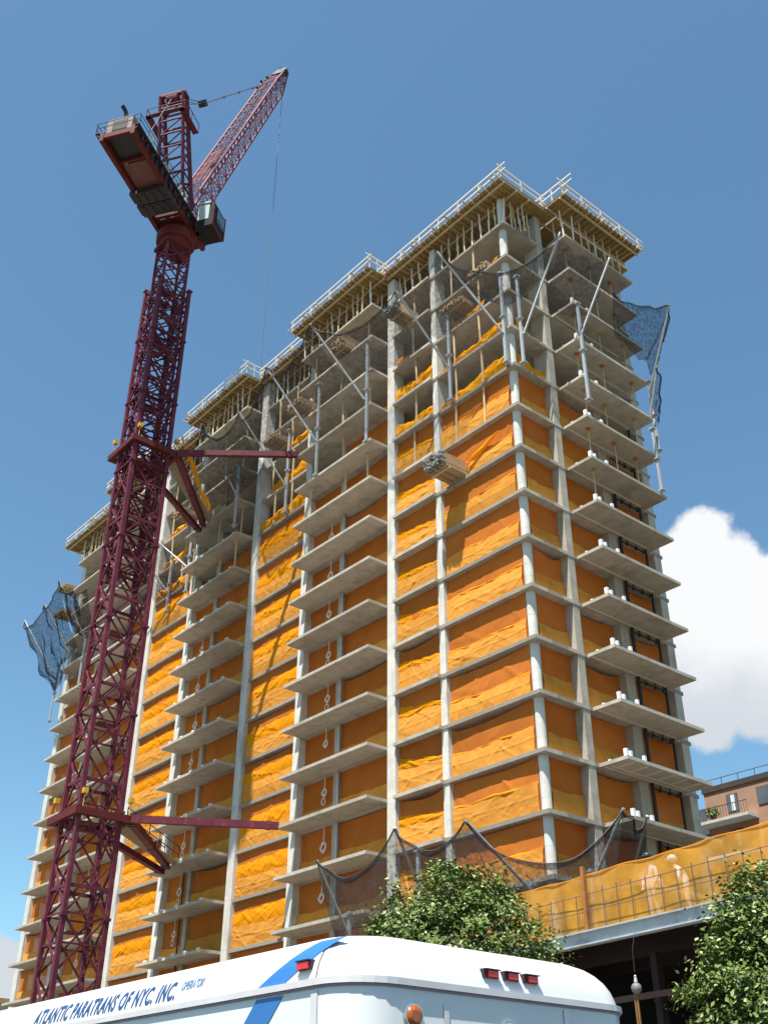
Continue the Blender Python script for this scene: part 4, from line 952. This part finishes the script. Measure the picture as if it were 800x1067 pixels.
# hook ball hanging below the deck edge
hb = D(5.35, -.35, 5.36)
t = thing('hook_ball', 'grey crane hook ball with brown chains hanging in front of hoarding coloured as shade', 'hook ball', tuple(hb))
mb = MB(); mb.ball(hb, .135, 18, 12); mb.build('ball', M['ball'], t, True)
mb = MB(); mb.tube([hb+Vector((0,0,.14)), hb+Vector((0,0,.26))], [.05,.03], 8); mb.ball(hb+Vector((0,0,.28)), .035, 8, 6); mb.build('swivel', M['galv'], t)
mb = MB(); mb.tube([hb+Vector((0,0,.38)), hb+Vector((0,.0,.9)), D(5.35,-.2,ZS-.33)], .004, 5); mb.build('wire', M['rope'], t)
mb = MB()
for s_ in (-.08, -.01): mb.tube([hb+Vector((s_,0,-.12)), hb+Vector((s_+.02,0,-1.4)), hb+Vector((s_+.05,0,-2.9))], .03, 6)
mb.build('chain', M['chain'], t)

# ================================================================== TREES
def tree(label, x, y, h, cz, rx, rz_, nclump, seed, lean=0):
    rg = random.Random(seed); t = thing('street_tree', label, 'tree', (x, y, .13))
    tk = MB(); P = [(x,y,.1), (x+.05,y,1.2), (x+.02+lean*.3,y+.03,2.4), (x+lean,y,cz)]; tk.tube(P, [.16,.12,.10,.06], 10)
    tk.build('trunk', M['bark'], t, True)
    lb = MB(); cl = []
    for k in range(nclump):
        for _ in range(50):
            d = Vector((rg.uniform(-1,1), rg.uniform(-1,1), rg.uniform(-1,1)))
            if .3 < d.length < 1: break
        n_ = .80+.30*mnoise.noise(Vector((d.x*2.3+seed, d.y*2.3, d.z*2.3)))
        d = d.normalized()*(d.length**.45)*n_
        tap = 1.0 - .28*max(0, d.z)
        c_ = Vector((x+lean+d.x*rx*tap, y+d.y*rx*tap, cz+d.z*rz_)); cl.append((c_, d))
        if k % 5 == 0:
            b0 = Vector((x+lean*.6, y, 2.3+rg.uniform(0, max(.3, cz-2.4)))); mid = b0.lerp(c_, .5)+Vector((0,0,.18)); lb.tube([b0, mid, c_], [.045,.028,.01], 5)
    lb.build('limbs', M['bark'], t)
    lf = MB(); br = MB()
    for (c_, d) in cl:
        rad = rg.uniform(.14, .30); nl = int(rg.uniform(75, 125)); outw = (d+Vector((0,0,.5))).normalized()
        for q in range(nl):
            o_ = Vector((rg.gauss(0,1), rg.gauss(0,1), rg.gauss(0,.62)))*rad*.6; p = c_+o_
            nrm = (outw*.9+Vector((rg.gauss(0,.6), rg.gauss(0,.6), rg.gauss(.35,.5)))).normalized()
            a = nrm.cross(Vector((rg.gauss(0,1), rg.gauss(0,1), rg.gauss(0,1)))).normalized(); b_ = nrm.cross(a)
            s_ = rg.uniform(.022, .050); dr = -nrm*s_*.35
            pale = rg.random() < (.17 if d.z > -.1 else .05) and o_.z > -.06  # more pale leaves on clump tops: bracts and painted highlights
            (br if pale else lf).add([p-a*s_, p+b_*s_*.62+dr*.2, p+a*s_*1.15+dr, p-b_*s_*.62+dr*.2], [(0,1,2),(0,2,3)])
    crn = lf.build('crown', M['leaf'], t); br.build('bract_highlight_tips', M['bract_highlight'], crn)
tree('bushy green street tree behind the bus roof, left of fenced deck', 19.25, -24.55, 5.6, 4.2, 1.85, 1.72, 400, 3)
tree('bushy green street tree at right edge in front of fenced deck', 23.75, -22.85, 5.9, 3.35, 1.5, 2.2, 400, 17)

# ================================================================== BRICK BLOCK BEYOND
bk = thing('brick_building', 'brown brick apartment block with pale balconies beyond right edge of tower', 'building', (0, 44, 0))
BX0, BX1, BY0, BY1, BH = -22.4, 6, 41.9, 56, 28.4
mb = MB(); mb.box(BX0+3.2, BY0, 0, BX1, BY1, BH); mb.build('wall', M['brick'], bk)
mb = MB(); mb.box(BX0, BY0+2.2, 0, BX0+3.19, BY1, BH-1.2); mb.build('recessed_wall', M['brickdark'], bk)  # recess shade put into the wall colour
mb = MB(); mb.box(BX0+3.1, BY0-.12, BH, BX1+.1, BY1, BH+.45); mb.build('parapet', M['brickdark'], bk)
mb = MB(); mb.bar((BX0+3.4, BY0+.2, BH+1.1), (BX1, BY0+.2, BH+1.1), .05); [mb.bar((BX0+3.4+k*1.6, BY0+.2, BH+.45), (BX0+3.4+k*1.6, BY0+.2, BH+1.1), .05) for k in range(14)]; mb.build('roof_rail', M['frame'], bk)
for k in range(9):
    z = BH-2.9*(k+1)
    for x_, wd in ((BX0+8.2, 3.0), (BX0+13.4, 2.6), (BX0+18.2, 3.0), (BX0+22.6, 2.4), (BX0+5.3, 1.1)):
        w_ = MB(); w_.box(x_, BY0-.05, z+.85, x_+wd, BY0-.005, z+2.35); wo = w_.build('window', M['frame'], bk)
        w_ = MB(); w_.box(x_+.08, BY0-.075, z+.93, x_+wd-.08, BY0-.052, z+2.27); w_.build('pane', M['glass'], wo)
        w_ = MB(); w_.box(x_+wd*.42, BY0-.09, z+.95, x_+wd*.74, BY0-.078, z+2.25); w_.build('blind', M['curtain'], wo)
    b_ = MB(); b_.box(BX0+1.2, BY0-1.5, z-.05, BX0+8.0, BY0-.006, z+.18); bo = b_.build('balcony', M['balc'], bk)
    q = MB()
    for i in range(28): q.bar((BX0+1.3+i*.245, BY0-1.42, z+.18), (BX0+1.3+i*.245, BY0-1.42, z+1.15), .03)
    q.bar((BX0+1.2, BY0-1.42, z+1.17), (BX0+8, BY0-1.42, z+1.17), .06); q.build('railing', M['frame'], bo)
    q = MB(); q.box(BX0+1.0, BY0+2.12, z+.2, BX0+2.7, BY0+2.19, z+2.4); q.build('door', M['glass'], bk)
for i, (x_, wd) in enumerate(((BX0+2.6, .5), (BX0+4.5, .6))):
    t = thing('potted_plant', ('bushy potted plant on brick block balcony, left of two', 'bushy potted plant on brick block balcony, right of two')[i], 'plant', (x_, BY0-1.0, BH-2.9*1+.18-2.9+2.9), 'potted plants on the brick block balcony')
    z = BH-2.9+.18; pb = MB(); pb.tube([(x_,BY0-1,z),(x_,BY0-1,z+.35)], [.16,.22], 10); pb.build('pot', M['rust'], t)
    lf = MB(); rg = random.Random(i)
    for _ in range(160):
        p = Vector((x_+rg.gauss(0,.22), BY0-1+rg.gauss(0,.22), z+.65+rg.gauss(0,.22))); a = Vector((rg.gauss(0,1),rg.gauss(0,1),rg.gauss(0,1))).normalized()*.12; b_ = a.orthogonal()
        lf.add([p-a,p+b_*.6,p+a,p-b_*.6], [(0,1,2,3)])
    lf.build('foliage', M['leaf'], t)
# low beige building far left
lb = thing('low_building', 'low beige building far beyond the left end of tower', 'building', (-108, 18, 0))
mb = MB(); mb.box(-135, 16, 0, -100, 34, 17.2); mb.build('wall', M['beige'], lb)
mb = MB(); mb.box(-135.4, 15.6, 17.2, -99.6, 34.4, 17.7); mb.build('roof', M['ply'], lb)
for k in range(8):
    mb = MB(); mb.box(-133+k*4.2, 15.9, 13.6, -131+k*4.2, 15.99, 15.4); mb.build('window', M['glass'], lb)

# ================================================================== BUS
bus = thing('paratransit_bus', 'white paratransit bus with blue swoosh and red rear marker lamps', 'bus', (22, -31.8, 0))
PX1, PX0, PY0, PY1, PR = 27.34, 17.0, -33.0, -30.62, .30
PROF = [(0, .45), (0, 1.4), (0, 2.42), (.004, 2.46), (.012, 2.50), (.026, 2.55), (.050, 2.60), (.082, 2.642), (.125, 2.68), (.18, 2.708), (.27, 2.732), (.42, 2.755), (.72, 2.79), (1.05, 2.81)]
def ring(ins, z, off=0.0, n=7):
    pts = []; ins2 = ins*1.15
    x0, x1, y0, y1 = PX0+ins2-off, PX1-ins2+off, PY0+ins-off, PY1-ins+off
    R_ = max(.04, min(PR+off, (y1-y0)/2-.001))
    for (cx, cy, a0) in ((x1-R_, y0+R_, -pi/2), (x1-R_, y1-R_, 0), (x0+R_, y1-R_, pi/2), (x0+R_, y0+R_, pi)):
        for k in range(n+1): a = a0+pi/2*k/n; pts.append((cx+R_*cos(a), cy+R_*sin(a), z))
    return pts
bm_ = MB(); rings = [ring(i_, z_) for i_, z_ in PROF]; nr = len(rings[0])
vs = [p for r_ in rings for p in r_]; fs = []
for j in range(len(rings)-1):
    for k in range(nr): k2 = (k+1) % nr; fs.append((j*nr+k, j*nr+k2, (j+1)*nr+k2, (j+1)*nr+k))
fs.append(tuple((len(rings)-1)*nr+k for k in range(nr))); fs.append(tuple(range(nr-1, -1, -1)))
bm_.add(vs, fs); bb = bm_.build('body', M['bus'], bus, True)
def rail_ring(z0, z1, o0, o1, sel):
    mb = MB(); a = ring(0, z0, o0); b_ = ring(0, z0, o1); c_ = ring(0, z1, o1); d_ = ring(0, z1, o0); L = len(a); v = a+b_+c_+d_; f_ = []
    for k in range(L):
        k2 = (k+1) % L
        if not sel(Vector(a[k]), Vector(a[k2])): continue
        for s_ in range(3): f_.append((s_*L+k, s_*L+k2, (s_+1)*L+k2, (s_+1)*L+k))
    mb.add(v, f_); return mb
rail_ring(2.425, 2.46, 0.0, .022, lambda a, b_: True).build('trim_rail', M['rail'], bus)
rail_ring(2.412, 2.423, 0.0, .012, lambda a, b_: True).build('rail_shadow_strip', M['railshade'], bus)  # painted shadow line below the rail, built as a thin strip
# seam strip at the rear cap
def side_pt(z, off=.003):
    for (i0, z0), (i1, z1) in zip(PROF, PROF[1:]):
        if z0 <= z <= z1: return PY0+i0+(i1-i0)*(z-z0)/(z1-z0)-off
    return PY0+PROF[-1][0]
mb = MB(); xs = PX1-PR-.03
mb.grid(lambda u, v: (xs-.03+.06*u, side_pt(.5+v*1.9, .006), .5+v*1.9), 1, 10); mb.build('seam_strip', M['rail'], bus)
mb = MB(); zz = [2.46+i*.02 for i in range(12)]
mb.grid(lambda u, v: (xs-.004+.008*u, side_pt(2.462+v*.235, .002), 2.462+v*.235), 1, 16); mb.build('seam_line', M['lampbase'], bus)
def rear_x(z, off=.003): return PX1-(PY0-0+0)*0-1.15*(side_pt(z, 0)-PY0)+off
for yy in (-31.95+.45,):
    mb = MB(); mb.grid(lambda u, v: (PX1+.006, -31.35+.05*u, .6+v*1.8), 1, 2); mb.build('door_seam', M['rail'], bus)
mb = MB(); mb.grid(lambda u, v: (PX1+.006, -32.35+.04*u, .6+v*1.75), 1, 2); mb.build('door_seam', M['rail'], bus)
# blue swoosh on the side
mb = MB()
def sx(z): return 26.44+1.95*(z-2.462)
mb.grid(lambda u, v: (sx(2.462+v*.222)+.265*u, side_pt(2.462+v*.222, .004), 2.462+v*.222), 8, 16); mb.build('blue_stripe', M['blue'], bus, True)
mb = MB(); mb.grid(lambda u, v: (26.45-1.02*(2.403-(.9+v*1.503))+.265*u, side_pt(.9+v*1.503, .004), .9+v*1.503), 4, 12); mb.build('blue_stripe', M['blue'], bus, True)
# lettering, laid along the curved side
def lettering(txt, x0, x1, z0, h, mk, name, shear=.28, bold=.012):
    cu_ = bpy.data.curves.new('txt', 'FONT'); cu_.body = txt; cu_.size = 1; cu_.shear = shear; cu_.offset = bold; cu_.space_character = 1.18; cu_.fill_mode = 'FRONT'
    o = bpy.data.objects.new('txt', cu_); COL.objects.link(o)
    me = bpy.data.meshes.new_from_object(o.evaluated_get(bpy.context.evaluated_depsgraph_get())); bpy.data.objects.remove(o)
    xs_ = [v.co.x for v in me.vertices]; ys_ = [v.co.y for v in me.vertices]; a, b_ = min(xs_), max(xs_); c_ = max(ys_); l_ = 0.0
    bm_t = bmesh.new(); bm_t.from_mesh(me)
    for (_, zq) in PROF:
        yq = l_+(zq-z0)/h*(c_-l_)
        bmesh.ops.bisect_plane(bm_t, geom=bm_t.verts[:]+bm_t.edges[:]+bm_t.faces[:], plane_co=(0, yq, 0), plane_no=(0, 1, 0))
    bm_t.to_mesh(me); bm_t.free()
    for v in me.vertices:
        X = x0+(v.co.x-a)/(b_-a)*(x1-x0); Zz = z0+(v.co.y-l_)/(c_-l_)*h; v.co = Vector((X, side_pt(Zz, .004), Zz)) - OFF[bus.name]
    me.materials.append(M[mk]); q = bpy.data.objects.new(name, me); COL.objects.link(q); q.parent = bus; return q
lettering('ATLANTIC PARATRANS OF NYC, INC.', 23.33, 25.47, 2.497, .112, 'navy', 'company_lettering', .12, .034)
lettering('OPERATOR', 25.53, 25.79, 2.545, .055, 'greyletters', 'operator_lettering', .12, .028)
# lamps
def marker(x, y, z, ax):
    b_ = MB(); l_ = MB()
    if ax == 'rear': b_.box(x-.02, y-.062, z-.020, x+.022, y+.062, z+.022); b_.box(x-.02, y-.062, z+.0225, x+.040, y+.062, z+.029); l_.box(x+.0225, y-.035, z-.016, x+.036, y+.045, z+.018)
    else: b_.box(x-.06, y-.022, z-.024, x+.06, y+.02, z+.02); b_.box(x-.06, y-.045, z+.0205, x+.06, y+.02, z+.028); l_.box(x-.05, y-.04, z-.02, x+.05, y-.0225, z+.016)
    o = b_.build('marker_lamp', M['lampbase'], bus); l_.build('lens', M['lampred'], o)
for y_ in (-31.95, -31.78, -31.61): marker(rear_x(2.545, 0), y_, 2.545, 'rear')
marker(26.9, side_pt(2.54, 0), 2.54, 'side')
def round_lamp(y_, z_, mk):
    b_ = MB(); b_.tube([(PX1-.01, y_, z_), (PX1+.012, y_, z_), (PX1+.018, y_, z_)], [.072,.072,.064], 24); o = b_.build('round_lamp', M['chrome'], bus, False)
    l_ = MB(); l_.tube([(PX1+.0, y_, z_), (PX1+.022, y_, z_), (PX1+.032, y_, z_)], [.055,.055,.03], 20); l_.build('lens', M[mk], o, True)
round_lamp(-32.58, 2.275, 'lampamber'); round_lamp(-31.83, 2.23, 'lampred')
for sx_ in (19.2, 25.2):
    for y_ in (PY0+.14, PY1-.14):
        wv = MB(); wv.tube([(sx_, y_-.12, .44), (sx_, y_+.12, .44)], .44, 20); wo = wv.build('wheel', M['black'], bus); hv = MB(); hv.tube([(sx_, y_-.125, .44), (sx_, y_+.125, .44)], .22, 14); hv.build('hub', M['galv'], wo)
for k in range(4):
    mb = MB(); mb.box(18.2+k*1.7, PY0-.012, 1.35, 19.6+k*1.7, PY0-.002, 2.15); mb.build('window', M['glass'], bus)

bpy.context.view_layer.update()
